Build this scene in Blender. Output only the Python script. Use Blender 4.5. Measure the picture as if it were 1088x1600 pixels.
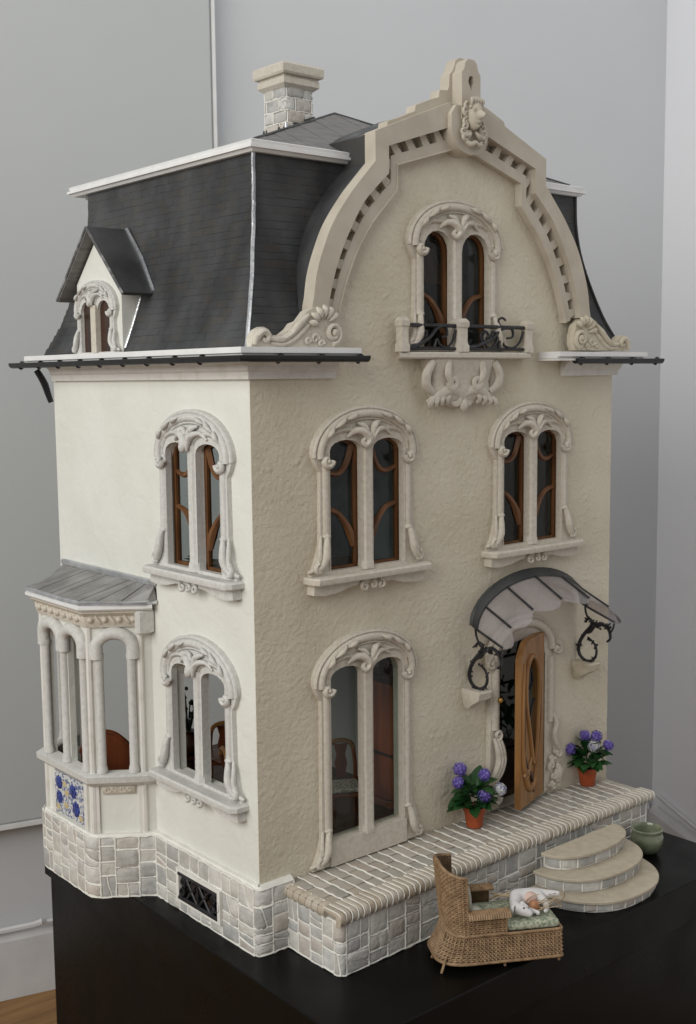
import bpy, bmesh, math, random
from mathutils import Vector, geometry
for o in list(bpy.data.objects): bpy.data.objects.remove(o)
S = bpy.context.scene
COL = S.collection
PI = math.pi
K = 0.7            # the layout below is written in units of 0.7 m
rnd = random.Random(7)

# ------------------------------------------------------------------ camera
def cam_axes(p, y, r):
    fw = Vector((math.sin(y)*math.cos(p), math.cos(y)*math.cos(p), -math.sin(p)))
    rt = Vector((math.cos(y), -math.sin(y), 0)); up = rt.cross(fw)
    return math.cos(r)*rt+math.sin(r)*up, -math.sin(r)*rt+math.cos(r)*up, fw
cd = bpy.data.cameras.new('camera'); cam = bpy.data.objects.new('camera', cd); COL.objects.link(cam)
ax, ay, af = cam_axes(math.radians(6.51487), math.radians(40.21436), math.radians(-0.6029))
from mathutils import Matrix
mw = Matrix((ax, ay, -af)).transposed().to_4x4()
mw.translation = Vector((-1.05346, -1.47367, 1.001))*K
cam.matrix_world = mw
cd.sensor_fit = 'VERTICAL'; cd.sensor_height = 24; cd.lens = 1847.93/1600*24
cd.clip_start = .05; cd.clip_end = 50
cd.dof.use_dof = True; cd.dof.focus_distance = 1.30; cd.dof.aperture_fstop = 14
S.camera = cam

# ------------------------------------------------------------------ light
w = bpy.data.worlds.new('World'); S.world = w; w.use_nodes = True
bg = w.node_tree.nodes['Background']; bg.inputs[0].default_value = (.93, .95, 1, 1); bg.inputs[1].default_value = .175
def area(name, loc, target, sx, sy, e, col):
    l = bpy.data.lights.new(name, 'AREA'); l.shape = 'RECTANGLE'; l.size = sx; l.size_y = sy; l.energy = e; l.color = col
    o = bpy.data.objects.new(name, l); COL.objects.link(o); o.location = loc
    o.rotation_euler = (Vector(target)-Vector(loc)).to_track_quat('-Z', 'Y').to_euler(); return o
area('window_light', (-2.3, -.50, 1.60), (.25, -.05, .5), 2.9, 1.6, 69, (1, .985, .95))
area('overhead_fill', (1.0, -.45, 2.5), (.7, 0, .2), 2.6, 2.6, 23, (1, .99, .97))  # overhead fill added in place of ceiling bounce, brightens terrace tops and right wall
S.view_settings.view_transform = 'Standard'; S.view_settings.look = 'None'
S.view_settings.exposure = 0; S.view_settings.gamma = 1
S.render.engine = 'CYCLES'; S.cycles.max_bounces = 8; S.cycles.transparent_max_bounces = 12

# ------------------------------------------------------------------ materials
MATS = {}
def lin(h):
    return tuple(((int(h[i:i+2], 16)/255)**2.2) for i in (0, 2, 4))
def mat(name, c, c2=None, rough=.6, scale=40, detail=4, bump=0, bscale=120, bdist=.001, metal=0, spec=.35, rand=None,
        stretch=(1, 1, 1), lo=.35, hi=.65, island=False, ridged=False, sheen=0):
    m = bpy.data.materials.new(name); m.use_nodes = True; nt = m.node_tree; N = nt.nodes; L = nt.links
    b = N['Principled BSDF']; b.inputs['Roughness'].default_value = rough; b.inputs['Metallic'].default_value = metal
    b.inputs['Specular IOR Level'].default_value = spec
    g = N.new('ShaderNodeNewGeometry')
    mp = N.new('ShaderNodeMapping'); mp.inputs['Scale'].default_value = stretch; L.new(g.outputs['Position'], mp.inputs[0])
    n = N.new('ShaderNodeTexNoise'); n.inputs['Scale'].default_value = scale; n.inputs['Detail'].default_value = detail; L.new(mp.outputs[0], n.inputs[0])
    r = N.new('ShaderNodeValToRGB'); r.color_ramp.elements[0].position = lo; r.color_ramp.elements[1].position = hi
    r.color_ramp.elements[0].color = (*c, 1); r.color_ramp.elements[1].color = (*(c2 or c), 1); L.new(n.outputs[0], r.inputs[0])
    out = r.outputs[0]
    if rand:      # list of colours picked per piece, worn by the noise above
        rr = N.new('ShaderNodeValToRGB'); rr.color_ramp.interpolation = 'CONSTANT'
        while len(rr.color_ramp.elements) < len(rand): rr.color_ramp.elements.new(1)
        for i, col in enumerate(rand):
            rr.color_ramp.elements[i].position = i/len(rand); rr.color_ramp.elements[i].color = (*col, 1)
        if island: L.new(g.outputs['Random Per Island'], rr.inputs[0])
        else:
            oi = N.new('ShaderNodeObjectInfo'); L.new(oi.outputs['Random'], rr.inputs[0])
        mx = N.new('ShaderNodeMix'); mx.data_type = 'RGBA'; mx.inputs[0].default_value = .6
        L.new(out, mx.inputs[6]); L.new(rr.outputs[0], mx.inputs[7]); out = mx.outputs[2]
    L.new(out, b.inputs['Base Color'])
    if bump:
        n2 = N.new('ShaderNodeTexNoise'); n2.inputs['Scale'].default_value = bscale; n2.inputs['Detail'].default_value = 5
        if ridged:
            n2.inputs['Distortion'].default_value = .6
        L.new(g.outputs['Position'], n2.inputs[0])
        bp = N.new('ShaderNodeBump'); bp.inputs['Strength'].default_value = bump; bp.inputs['Distance'].default_value = bdist
        h = n2.outputs[0]
        if ridged:
            v = N.new('ShaderNodeTexNoise'); v.noise_type = 'RIDGED_MULTIFRACTAL'; v.inputs['Scale'].default_value = bscale*.30; v.inputs['Detail'].default_value = 3
            v.inputs['Distortion'].default_value = 1.2
            L.new(g.outputs['Position'], v.inputs[0])
            n3 = N.new('ShaderNodeTexNoise'); n3.inputs['Scale'].default_value = 14; L.new(g.outputs['Position'], n3.inputs[0])
            mr = N.new('ShaderNodeMapRange'); mr.inputs[1].default_value = .38; mr.inputs[2].default_value = .62; L.new(n3.outputs[0], mr.inputs[0])
            mm = N.new('ShaderNodeMath'); mm.operation = 'MULTIPLY'; L.new(v.outputs[0], mm.inputs[0]); L.new(mr.outputs[0], mm.inputs[1])
            ad = N.new('ShaderNodeMath'); ad.operation = 'MULTIPLY_ADD'; ad.inputs[1].default_value = .95
            L.new(mm.outputs[0], ad.inputs[0]); L.new(h, ad.inputs[2]); h = ad.outputs[0]
        L.new(h, bp.inputs['Height']); L.new(bp.outputs[0], b.inputs['Normal'])
    m['nodes'] = 1
    MATS[name] = m; return m
mat('stucco', (.575, .52, .405), (.665, .61, .495), rough=.62, scale=9, detail=7, bump=.75, bscale=150, bdist=.0022, ridged=True, spec=.25)
mat('stucco_smooth', (.69, .69, .63), (.745, .745, .69), rough=.62, scale=10, bump=.6, bscale=55, bdist=.0022, ridged=True, spec=.22)
mat('plaster', (.60, .555, .475), (.51, .455, .37), rough=.5, scale=200, lo=.40, hi=.75, bump=.35, bscale=260, bdist=.0008)
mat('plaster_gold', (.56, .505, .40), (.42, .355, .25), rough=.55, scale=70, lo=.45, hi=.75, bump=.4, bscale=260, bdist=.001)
mat('plaster_grey', (.55, .545, .515), (.64, .63, .595), rough=.55, scale=200, bump=.35, bscale=220, bdist=.0009)
mat('coping', (.54, .49, .405), (.47, .42, .34), rough=.6, scale=30, bump=.25, bscale=240, bdist=.0006)
mat('white_paint', (.80, .80, .79), (.74, .74, .73), rough=.4, scale=40, bump=.1, bscale=200, bdist=.0004)
mat('old_white', (.70, .685, .64), (.56, .53, .47), rough=.55, scale=50, lo=.5, hi=.8, bump=.2, bscale=200, bdist=.0006)
mat('slate', (.018, .018, .020), (.125, .13, .13), rough=.5, scale=17, detail=7, bump=.25, bscale=260, bdist=.0005, spec=.26, stretch=(1, 1, .45), lo=.36, hi=.72,
    rand=[(.036, .037, .040), (.041, .042, .045), (.038, .038, .039), (.046, .041, .035), (.036, .039, .040)], island=True)
mat('slate_edge', (.10, .10, .10), (.30, .30, .30), rough=.5, scale=60, lo=.45, hi=.7)
mat('roof_board', (.13, .125, .12), (.21, .205, .20), rough=.55, scale=30, stretch=(1, 8, 1), bump=.3, bscale=160, bdist=.0006)
mat('zinc', (.24, .235, .225), (.36, .355, .345), rough=.45, scale=40, metal=.35, bump=.3, bscale=140, bdist=.0008)
mat('lead', (.55, .56, .58), (.75, .76, .78), rough=.28, scale=60, metal=.85, bump=.5, bscale=160, bdist=.0015)
mat('black_iron', (.012, .012, .014), (.03, .03, .033), rough=.4, scale=90, bump=.3, bscale=300, bdist=.0005)
mat('gutter_black', (.008, .008, .009), (.014, .014, .016), rough=.3, scale=60)
STONES = [(.44, .43, .40), (.58, .56, .51), (.33, .335, .33), (.66, .64, .60), (.52, .45, .39), (.64, .63, .60), (.38, .385, .38), (.55, .50, .45), (.46, .45, .43)]
mat('stone', (.66, .645, .59), (.33, .32, .29), rough=.65, scale=75, detail=7, lo=.32, hi=.68, rand=STONES, bump=.7, bscale=150, bdist=.0022)
mat('mortar', (.70, .685, .63), (.79, .775, .72), rough=.7, scale=50, bump=.4, bscale=160, bdist=.0012)
mat('paver', (.47, .43, .37), (.33, .30, .255), rough=.62, scale=70, detail=6, lo=.3, hi=.7, bump=.5, bscale=200, bdist=.0012,
    rand=[(.42, .38, .31), (.36, .335, .29), (.48, .44, .37), (.40, .34, .27), (.33, .315, .28), (.45, .42, .37)])
mat('nosing', (.50, .45, .365), (.36, .30, .22), rough=.6, scale=90, lo=.35, hi=.65, bump=.4, bscale=220, bdist=.001,
    rand=[(.47, .41, .32), (.54, .49, .41), (.42, .35, .27), (.50, .45, .37)])
mat('hall_paper', (.62, .62, .60), (.68, .68, .66), rough=.8, scale=12)
mat('joint_dark', (.20, .175, .14), (.32, .29, .24), rough=.8, scale=80)
mat('step_slab', (.50, .44, .34), (.43, .375, .285), rough=.7, scale=90, bump=.3, bscale=400, bdist=.0004)
mat('honey_wood', (.36, .185, .065), (.22, .10, .03), rough=.38, scale=30, stretch=(2.5, 2.5, .3), lo=.3, hi=.7, spec=.4)
mat('sash_wood', (.17, .075, .028), (.10, .04, .014), rough=.45, scale=40, stretch=(2, 2, .4))
mat('mahogany', (.20, .055, .018), (.09, .022, .009), rough=.3, scale=30, stretch=(2, 2, .3), spec=.5)
mat('cabinet_wood', (.42, .115, .034), (.22, .05, .016), rough=.35, scale=30, stretch=(2, 2, .3))
mat('dark_wood', (.05, .018, .008), (.022, .009, .005), rough=.3, scale=30, stretch=(2, 2, .4), spec=.5)
mat('floor_board', (.085, .036, .014), (.045, .018, .007), rough=.45, scale=26, stretch=(.5, 4, 1))
mat('room_wall', (.36, .36, .33), (.42, .415, .385), rough=.8, scale=8)
mat('blue_wall', (.04, .075, .085), (.17, .225, .225), rough=.8, scale=16, detail=2)
mat('brown_room', (.02, .012, .008), (.012, .012, .012), rough=.8, scale=12, detail=2)
mat('terracotta', (.40, .085, .028), (.28, .058, .018), rough=.6, scale=60, bump=.2, bscale=260, bdist=.0004)
mat('soil', (.03, .02, .012), (.05, .035, .02), rough=.9, scale=200, bump=.8, bscale=300, bdist=.002)
mat('leaf', (.012, .055, .014), (.03, .10, .022), rough=.42, scale=60, rand=[(.012, .05, .014), (.02, .075, .018), (.035, .10, .03), (.016, .06, .02)])
mat('petal', (.10, .065, .33), (.20, .15, .48), rough=.6, scale=160, island=True,
    rand=[(.075, .045, .27), (.13, .09, .40), (.21, .16, .48), (.10, .06, .33), (.30, .26, .52)])
mat('petal_pale', (.30, .28, .52), (.60, .60, .55), rough=.6, scale=160, island=True, rand=[(.13, .09, .45), (.55, .57, .50), (.66, .68, .62), (.42, .48, .36)])
mat('glaze', (.15, .175, .11), (.27, .29, .20), rough=.12, scale=40, spec=.6, bump=.1, bscale=60, bdist=.001)
mat('wicker', (.34, .225, .125), (.19, .115, .06), rough=.55, scale=130, lo=.35, hi=.7)
mat('wicker_core', (.085, .05, .024), (.13, .08, .04), rough=.7, scale=150)
mat('cushion', (.47, .47, .36), (.17, .22, .15), rough=.85, scale=330, detail=2, lo=.42, hi=.62, bump=.3, bscale=400, bdist=.0006)
mat('pillow_cloth', (.46, .45, .38), (.36, .36, .30), rough=.85, scale=90)
mat('fur', (.72, .71, .70), (.60, .585, .575), rough=.8, scale=70, bump=.4, bscale=500, bdist=.0006)
mat('fur_pink', (.60, .42, .36), (.68, .52, .46), rough=.8, scale=90)
mat('nut_brown', (.28, .12, .055), (.44, .22, .12), rough=.5, scale=140)
mat('twine', (.50, .41, .29), (.34, .26, .16), rough=.8, scale=160)
mat('eye_black', (.006, .006, .006), rough=.15, spec=.6)
mat('brass', (.65, .40, .12), (.5, .3, .09), rough=.22, metal=1)
mat('table_black', (.0028, .0028, .0025), (.004, .004, .0036), rough=.38, scale=20, spec=.14, bump=.05, bscale=300, bdist=.0003)
mat('panel_grey', (.51, .53, .525), (.525, .545, .54), rough=.5, scale=4)
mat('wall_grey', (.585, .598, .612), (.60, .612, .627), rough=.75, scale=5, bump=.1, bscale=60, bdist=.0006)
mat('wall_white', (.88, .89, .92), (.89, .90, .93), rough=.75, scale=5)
mat('base_white', (.66, .66, .66), (.60, .60, .60), rough=.45, scale=20)
mat('room_floor', (.30, .165, .06), (.20, .10, .035), rough=.4, scale=14, stretch=(.35, 5, 1))
mat('tile_white', (.62, .63, .60), (.10, .13, .27), rough=.2, scale=330, detail=1, lo=.46, hi=.60, spec=.5)
mat('tile_blue', (.012, .018, .14), (.04, .08, .32), rough=.2, scale=220, lo=.4, hi=.65, spec=.5)
mat('tile_yellow', (.58, .42, .16), (.62, .56, .36), rough=.2, scale=220, spec=.5)
mat('plate_china', (.58, .62, .46), (.30, .40, .22), rough=.2, scale=160, lo=.5, hi=.6)
mat('seat_fabric', (.48, .45, .38), (.28, .24, .17), rough=.85, scale=260, detail=1, lo=.45, hi=.55)
mat('dark_foliage', (.006, .010, .006), (.015, .025, .012), rough=.6, scale=90)
def glass(name, tint, gl):
    m = bpy.data.materials.new(name); m.use_nodes = True; N = m.node_tree.nodes; L = m.node_tree.links; N.clear()
    o = N.new('ShaderNodeOutputMaterial'); t = N.new('ShaderNodeBsdfTransparent'); t.inputs[0].default_value = (*tint, 1)
    g = N.new('ShaderNodeBsdfGlossy'); g.inputs['Roughness'].default_value = .06; f = N.new('ShaderNodeFresnel'); f.inputs[0].default_value = gl
    mx = N.new('ShaderNodeMixShader'); ge = N.new('ShaderNodeNewGeometry'); sb = N.new('ShaderNodeMath'); sb.operation = 'MULTIPLY'; iv = N.new('ShaderNodeMath'); iv.operation = 'SUBTRACT'; iv.inputs[0].default_value = 1; L.new(ge.outputs['Backfacing'], iv.inputs[1]); L.new(iv.outputs[0], sb.inputs[0]); L.new(f.outputs[0], sb.inputs[1]); L.new(sb.outputs[0], mx.inputs[0]); L.new(t.outputs[0], mx.inputs[1]); L.new(g.outputs[0], mx.inputs[2]); L.new(mx.outputs[0], o.inputs[0])
    m['nodes'] = 1; MATS[name] = m
glass('window_glass', (.82, .86, .86), 1.4)
def acetate():
    m = bpy.data.materials.new('acetate'); m.use_nodes = True; N = m.node_tree.nodes; L = m.node_tree.links
    p = N['Principled BSDF']; p.inputs['Base Color'].default_value = (.46, .43, .42, 1); p.inputs['Roughness'].default_value = .25
    o = N['Material Output']; t = N.new('ShaderNodeBsdfTransparent'); t.inputs[0].default_value = (.93, .92, .94, 1)
    g = N.new('ShaderNodeNewGeometry'); n = N.new('ShaderNodeTexNoise'); n.inputs['Scale'].default_value = 28; L.new(g.outputs['Position'], n.inputs[0])
    mr = N.new('ShaderNodeMapRange'); mr.inputs[1].default_value = .3; mr.inputs[2].default_value = .7; mr.inputs[3].default_value = .18; mr.inputs[4].default_value = .42
    L.new(n.outputs[0], mr.inputs[0])
    mx = N.new('ShaderNodeMixShader'); L.new(mr.outputs[0], mx.inputs[0]); L.new(t.outputs[0], mx.inputs[1]); L.new(p.outputs[0], mx.inputs[2]); L.new(mx.outputs[0], o.inputs[0])
    MATS['acetate'] = m
acetate()
def scuffs(name, scale, lo, hi):
    nt = MATS[name].node_tree; N = nt.nodes; L = nt.links; g = N.new('ShaderNodeNewGeometry'); n = N.new('ShaderNodeTexNoise')
    n.inputs['Scale'].default_value = scale; n.inputs['Detail'].default_value = 8; L.new(g.outputs['Position'], n.inputs[0])
    r = N.new('ShaderNodeMapRange'); r.inputs[1].default_value = .35; r.inputs[2].default_value = .65; r.inputs[3].default_value = lo; r.inputs[4].default_value = hi
    L.new(n.outputs[0], r.inputs[0]); L.new(r.outputs[0], N['Principled BSDF'].inputs['Roughness'])
scuffs('table_black', 14, .26, .46); scuffs('slate', 40, .36, .62); scuffs('honey_wood', 60, .28, .5); scuffs('terracotta', 70, .45, .7)

# ------------------------------------------------------------------ mesh helpers (layout units)
WL = {}           # world location of every object, layout units
def ident(a, b, c): return (a, b, c)
class MB:
    def __init__(s, tf=ident): s.v = []; s.f = []; s.tf = tf
    def pt(s, p): s.v.append(tuple(s.tf(*p))); return len(s.v)-1
    def face(s, *i): s.f.append(tuple(i))
    def poly(s, pts): s.face(*[s.pt(p) for p in pts])
    def box(s, x0, x1, y0, y1, z0, z1):
        i = [s.pt((x, y, z)) for z in (z0, z1) for y in (y0, y1) for x in (x0, x1)]
        for q in ((0, 1, 3, 2), (4, 6, 7, 5), (0, 4, 5, 1), (2, 3, 7, 6), (0, 2, 6, 4), (1, 5, 7, 3)): s.face(*[i[k] for k in q])
        return s
    def bbox(s, x0, x1, y0, y1, z0, z1, b=.002):   # box with chamfered vertical section (two inset rings each way in z)
        rings = []
        for z, e in ((z0, b), (z0+b, 0), (z1-b, 0), (z1, b)):
            rings.append([(x0+e+b, y0+e, z), (x1-e-b, y0+e, z), (x1-e, y0+e+b, z), (x1-e, y1-e-b, z), (x1-e-b, y1-e, z), (x0+e+b, y1-e, z), (x0+e, y1-e-b, z), (x0+e, y0+e+b, z)])
        return s.loft(rings)
    def loft(s, rings, closed=True, cap=True, ring_closed=False):
        idx = [[s.pt(p) for p in r] for r in rings]; n = len(idx[0]); m = len(idx)
        for a in range(m if ring_closed else m-1):
            A, B = idx[a], idx[(a+1) % m]
            for k in range(n if closed else n-1):
                s.face(A[k], A[(k+1) % n], B[(k+1) % n], B[k])
        if cap and not ring_closed: s.face(*reversed(idx[0])); s.face(*idx[-1])
        return s
    def tube(s, pts, r, n=6, cap=True, flat=1, fn=None, closed=False):
        P = [Vector(p) for p in pts]; m = len(P); R = r if isinstance(r, (list, tuple)) else [r]*m
        if len(R) != m: R = [R[min(len(R)-1, int(round(i*(len(R)-1)/(m-1))))] if False else lerp_list(R, i/(m-1)) for i in range(m)]
        t = [(P[min(i+1, m-1)]-P[max(i-1, 0)]) for i in range(m)]
        if closed: t = [P[(i+1) % m]-P[i-1] for i in range(m)]
        t = [q.normalized() if q.length > 1e-9 else Vector((0, 0, 1)) for q in t]
        u = Vector(fn) if fn else (Vector((0, 0, 1)) if abs(t[0].z) < .9 else Vector((1, 0, 0)))
        rings = []
        for i in range(m):
            u = (u-t[i]*u.dot(t[i]));
            u = u.normalized() if u.length > 1e-6 else t[i].orthogonal().normalized()
            b = t[i].cross(u)
            rings.append([tuple(P[i]+(math.cos(2*PI*k/n)*u*flat+math.sin(2*PI*k/n)*b)*R[i]) for k in range(n)])
        return s.loft(rings, cap=cap, ring_closed=closed)
    def ball(s, c, r, nu=8, nv=6, fn=None):
        if not isinstance(r, (tuple, list)): r = (r, r, r)
        rings = []
        for j in range(nv+1):
            th = PI*j/nv; th = min(max(th, .12), PI-.12)
            ring = []
            for k in range(nu):
                ph = 2*PI*k/nu; d = (math.sin(th)*math.cos(ph), math.sin(th)*math.sin(ph), math.cos(th))
                p = (c[0]+d[0]*r[0], c[1]+d[1]*r[1], c[2]+d[2]*r[2])
                ring.append(fn(p, d) if fn else p)
            rings.append(ring)
        return s.loft(rings)
    def lathe(s, c, prof, n=24, cap=True):
        return s.loft([[(c[0]+r*math.cos(2*PI*k/n), c[1]+r*math.sin(2*PI*k/n), c[2]+z) for k in range(n)] for r, z in prof], cap=cap)
    def plate(s, outer, holes, d0, d1):            # polygon with holes in (a, c), thickness along b
        loops = [outer]+list(holes)
        tri = geometry.tessellate_polygon([[Vector((p[0], p[1], 0)) for p in l] for l in loops])
        flat = [p for l in loops for p in l]
        A = [s.pt((p[0], d0, p[1])) for p in flat]; B = [s.pt((p[0], d1, p[1])) for p in flat]
        for t in tri: s.face(A[t[0]], A[t[1]], A[t[2]]); s.face(B[t[2]], B[t[1]], B[t[0]])
        k = 0
        for l in loops:
            n = len(l)
            for i in range(n): a, b = k+i, k+(i+1) % n; s.face(A[a], A[b], B[b], B[a])
            k += n
        return s
    def mould(s, path, prof, closed=False, side=1): # profile (offset, z) swept along a plan path with mitred corners
        n = len(path); nor = []
        def en(a, b):
            dx, dy = b[0]-a[0], b[1]-a[1]; l = math.hypot(dx, dy); return (-dy/l*side, dx/l*side)
        for i in range(n):
            e = []
            if i > 0 or closed: e.append(en(path[i-1], path[i]))
            if i < n-1 or closed: e.append(en(path[i], path[(i+1) % n]))
            if len(e) == 1: nor.append(e[0])
            else:
                mx, my = e[0][0]+e[1][0], e[0][1]+e[1][1]; l2 = mx*mx+my*my; nor.append((2*mx/l2, 2*my/l2))
        rings = [[(path[i][0]+nor[i][0]*o, path[i][1]+nor[i][1]*o, z) for o, z in prof] for i in range(n)]
        return s.loft(rings, ring_closed=closed)
    def build(s, name, m, parent=None, smooth=40, kind=None, origin=None):
        lo = [min(p[k] for p in s.v) for k in range(3)]; hi = [max(p[k] for p in s.v) for k in range(3)]
        c = origin or ((lo[0]+hi[0])/2, (lo[1]+hi[1])/2, lo[2])
        me = bpy.data.meshes.new(name)
        me.from_pydata([tuple((p[k]-c[k])*K for k in range(3)) for p in s.v], [], s.f)
        b = bmesh.new(); b.from_mesh(me); bmesh.ops.recalc_face_normals(b, faces=b.faces); b.to_mesh(me); b.free()
        if smooth:
            me.polygons.foreach_set('use_smooth', [True]*len(me.polygons)); me.set_sharp_from_angle(angle=math.radians(smooth))
        me.materials.append(MATS[m]); o = bpy.data.objects.new(name, me); COL.objects.link(o)
        pl = WL[parent.name] if parent else (0, 0, 0)
        o.parent = parent; o.location = tuple((c[k]-pl[k])*K for k in range(3)); WL[o.name] = c
        if kind: o['kind'] = kind
        return o
def lerp_list(R, t):
    x = t*(len(R)-1); i = min(int(x), len(R)-2); return R[i]+(R[i+1]-R[i])*(x-i)
def thing(name, loc, label, cat, group=None):
    o = bpy.data.objects.new(name, None); o.empty_display_size = .02; COL.objects.link(o); o.location = tuple(q*K for q in loc); WL[o.name] = tuple(loc)
    return tag(o, label, cat, group)
def tag(o, label, cat, group=None):
    o['label'] = label; o['category'] = cat
    if group: o['group'] = group
    return o
def part(parent, name, m, fn, smooth=40, tf=ident, kind=None):
    b = MB(tf); fn(b); return b.build(name, m, parent, smooth, kind)
def catmull(pts, per=6):
    out = []; n = len(pts)
    for i in range(n-1):
        p0, p1, p2, p3 = pts[max(i-1, 0)], pts[i], pts[i+1], pts[min(i+2, n-1)]
        for k in range(per):
            t = k/per
            out.append(tuple(.5*((2*b)+(-a+c)*t+(2*a-5*b+4*c-d)*t*t+(-a+3*b-3*c+d)*t**3) for a, b, c, d in zip(p0, p1, p2, p3)))
    out.append(tuple(pts[-1])); return out
def spiral(cs, cz, r0, turns, a0, dirn=1, d=0, n=18, r1=.18, lift=0):
    return [(cs+r0*(1-(1-r1)*t)*math.cos(a0+dirn*2*PI*turns*t), d+lift*t, cz+r0*(1-(1-r1)*t)*math.sin(a0+dirn*2*PI*turns*t)) for t in [i/n for i in range(n+1)]]
def arc(cs, cz, rx, rz, a0, a1, d=0, n=20):
    return [(cs+rx*math.cos(math.radians(a0+(a1-a0)*i/n)), d, cz+rz*math.sin(math.radians(a0+(a1-a0)*i/n))) for i in range(n+1)]
def xz(l): return [(p[0], p[2]) for p in l]
def frame(o, U, N):
    return lambda s, d, z: (o[0]+U[0]*s+N[0]*d, o[1]+U[1]*s+N[1]*d, o[2]+z)
FRONT = lambda x: frame((x, 0, 0), (1, 0), (0, -1))
LEFT = lambda y: frame((0, y, 0), (0, -1), (-1, 0))

# irregular masonry
def cells(u0, u1, v0, v1, mw, mh, rg, diag=.12):
    W, H = u1-u0, v1-v0
    if W > mw*1.25 or (W > mw and rg.random() < .6 and W > H*.8):
        k = u0+W*rg.uniform(.36, .64) if W < mw*3 else u0+W*rg.uniform(.44, .56)
        return cells(u0, k, v0, v1, mw, mh, rg, diag)+cells(k, u1, v0, v1, mw, mh, rg, diag)
    if H > mh*1.2:
        k = v0+H*rg.uniform(.34, .66); return cells(u0, u1, v0, k, mw, mh, rg, diag)+cells(u0, u1, k, v1, mw, mh, rg, diag)
    if W > .020 and H > .020 and rg.random() < diag:
        a, b = rg.uniform(.25, .5), rg.uniform(.5, .75)
        if rg.random() < .5: return [[(u0, v0), (u0+W*a, v0), (u0+W*b, v1), (u0, v1)], [(u0+W*a, v0), (u1, v0), (u1, v1), (u0+W*b, v1)]]
        return [[(u0, v0), (u1, v0), (u1, v0+H*b), (u0, v0+H*a)], [(u0, v0+H*a), (u1, v0+H*b), (u1, v1), (u0, v1)]]
    return [[(u0, v0), (u1, v0), (u1, v1), (u0, v1)]]
def inset(poly, g):
    n = len(poly); L = []
    for i in range(n):
        a, b = Vector(poly[i]), Vector(poly[(i+1) % n]); t = (b-a).normalized(); nn = Vector((-t.y, t.x)); L.append((a+nn*g, t))
    out = []
    for i in range(n):
        p, t = L[i-1]; q, s_ = L[i]; den = t.x*s_.y-t.y*s_.x
        if abs(den) < 1e-6: out.append(tuple(q)); continue
        k = ((q.x-p.x)*s_.y-(q.y-p.y)*s_.x)/den; out.append(tuple(p+t*k))
    return out
def round_poly(poly, r, seg=2):
    out = []; n = len(poly)
    for i in range(n):
        a, b, c = Vector(poly[i-1]), Vector(poly[i]), Vector(poly[(i+1) % n])
        ra = min(r, (a-b).length*.4, (c-b).length*.4); p = b+(a-b).normalized()*ra; q = b+(c-b).normalized()*ra
        for k in range(seg+1): t = k/seg; out.append(tuple((1-t)**2*p+2*t*(1-t)*b+t*t*q))
    return out
def stone(parent, name, m, poly, mp, g=.0018, h=.0035, rg=rnd, step=None, rr=.004):
    q_ = .0018 if name == 'stone' else .0006; p = inset(poly, g); p = [(a+rg.uniform(-q_, q_), b+rg.uniform(-q_, q_)) for a, b in p]
    p = round_poly(p, rr)
    if step:
        q = []
        for i in range(len(p)):
            a, b = p[i], p[(i+1) % len(p)]; k = max(1, int(math.hypot(b[0]-a[0], b[1]-a[1])/step))
            q += [(a[0]+(b[0]-a[0])*j/k, a[1]+(b[1]-a[1])*j/k) for j in range(k)]
        p = q
    c = (sum(a for a, _ in p)/len(p), sum(b for _, b in p)/len(p)); hh = h*(rg.uniform(.5, 1.7) if name == 'stone' else rg.uniform(.8, 1.25))
    def sh(f): return [(c[0]+(a-c[0])*f, c[1]+(b-c[1])*f) for a, b in p]
    b = MB(); W = max(abs(a-c[0]) for a, _ in p); f = 1-min(.35, .0022/max(W, 1e-4))
    rings = [[mp(u, v, -.002) for u, v in p], [mp(u, v, hh*.55) for u, v in p], [mp(u, v, hh) for u, v in sh(f)], [mp(u, v, hh*1.1) for u, v in sh(f*.5)]]
    b.loft(rings); return b.build(name, m, parent, 50)
def masonry(parent, cl, mp, rg, m='stone', ridge='mortar', step=.012, h=.0021, r=.0016):
    b = MB(); seen = set()
    for c in cl:
        stone(parent, 'stone' if m == 'stone' else 'brick', m, c, mp, rg=rg, step=step, g=.0014, h=h, rr=.0055)
        for i in range(len(c)):
            a, d = c[i], c[(i+1) % len(c)]; k = tuple(sorted((tuple(round(q, 4) for q in a), tuple(round(q, 4) for q in d))))
            if k in seen: continue
            seen.add(k); L = math.hypot(d[0]-a[0], d[1]-a[1]); n = max(2, int(L/.009)); j = [(rg.uniform(-.0010, .0010), rg.uniform(-.0010, .0010)) for _ in range(n+1)]
            b.tube([mp(a[0]+(d[0]-a[0])*q/n+j[q][0], a[1]+(d[1]-a[1])*q/n+j[q][1], .0009+rg.uniform(-.0003, .0004)) for q in range(n+1)], [r*rg.uniform(.75, 1.25) for _ in range(n+1)], 6)
    return b.build('mortar_joints', ridge, parent, 70)
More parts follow.
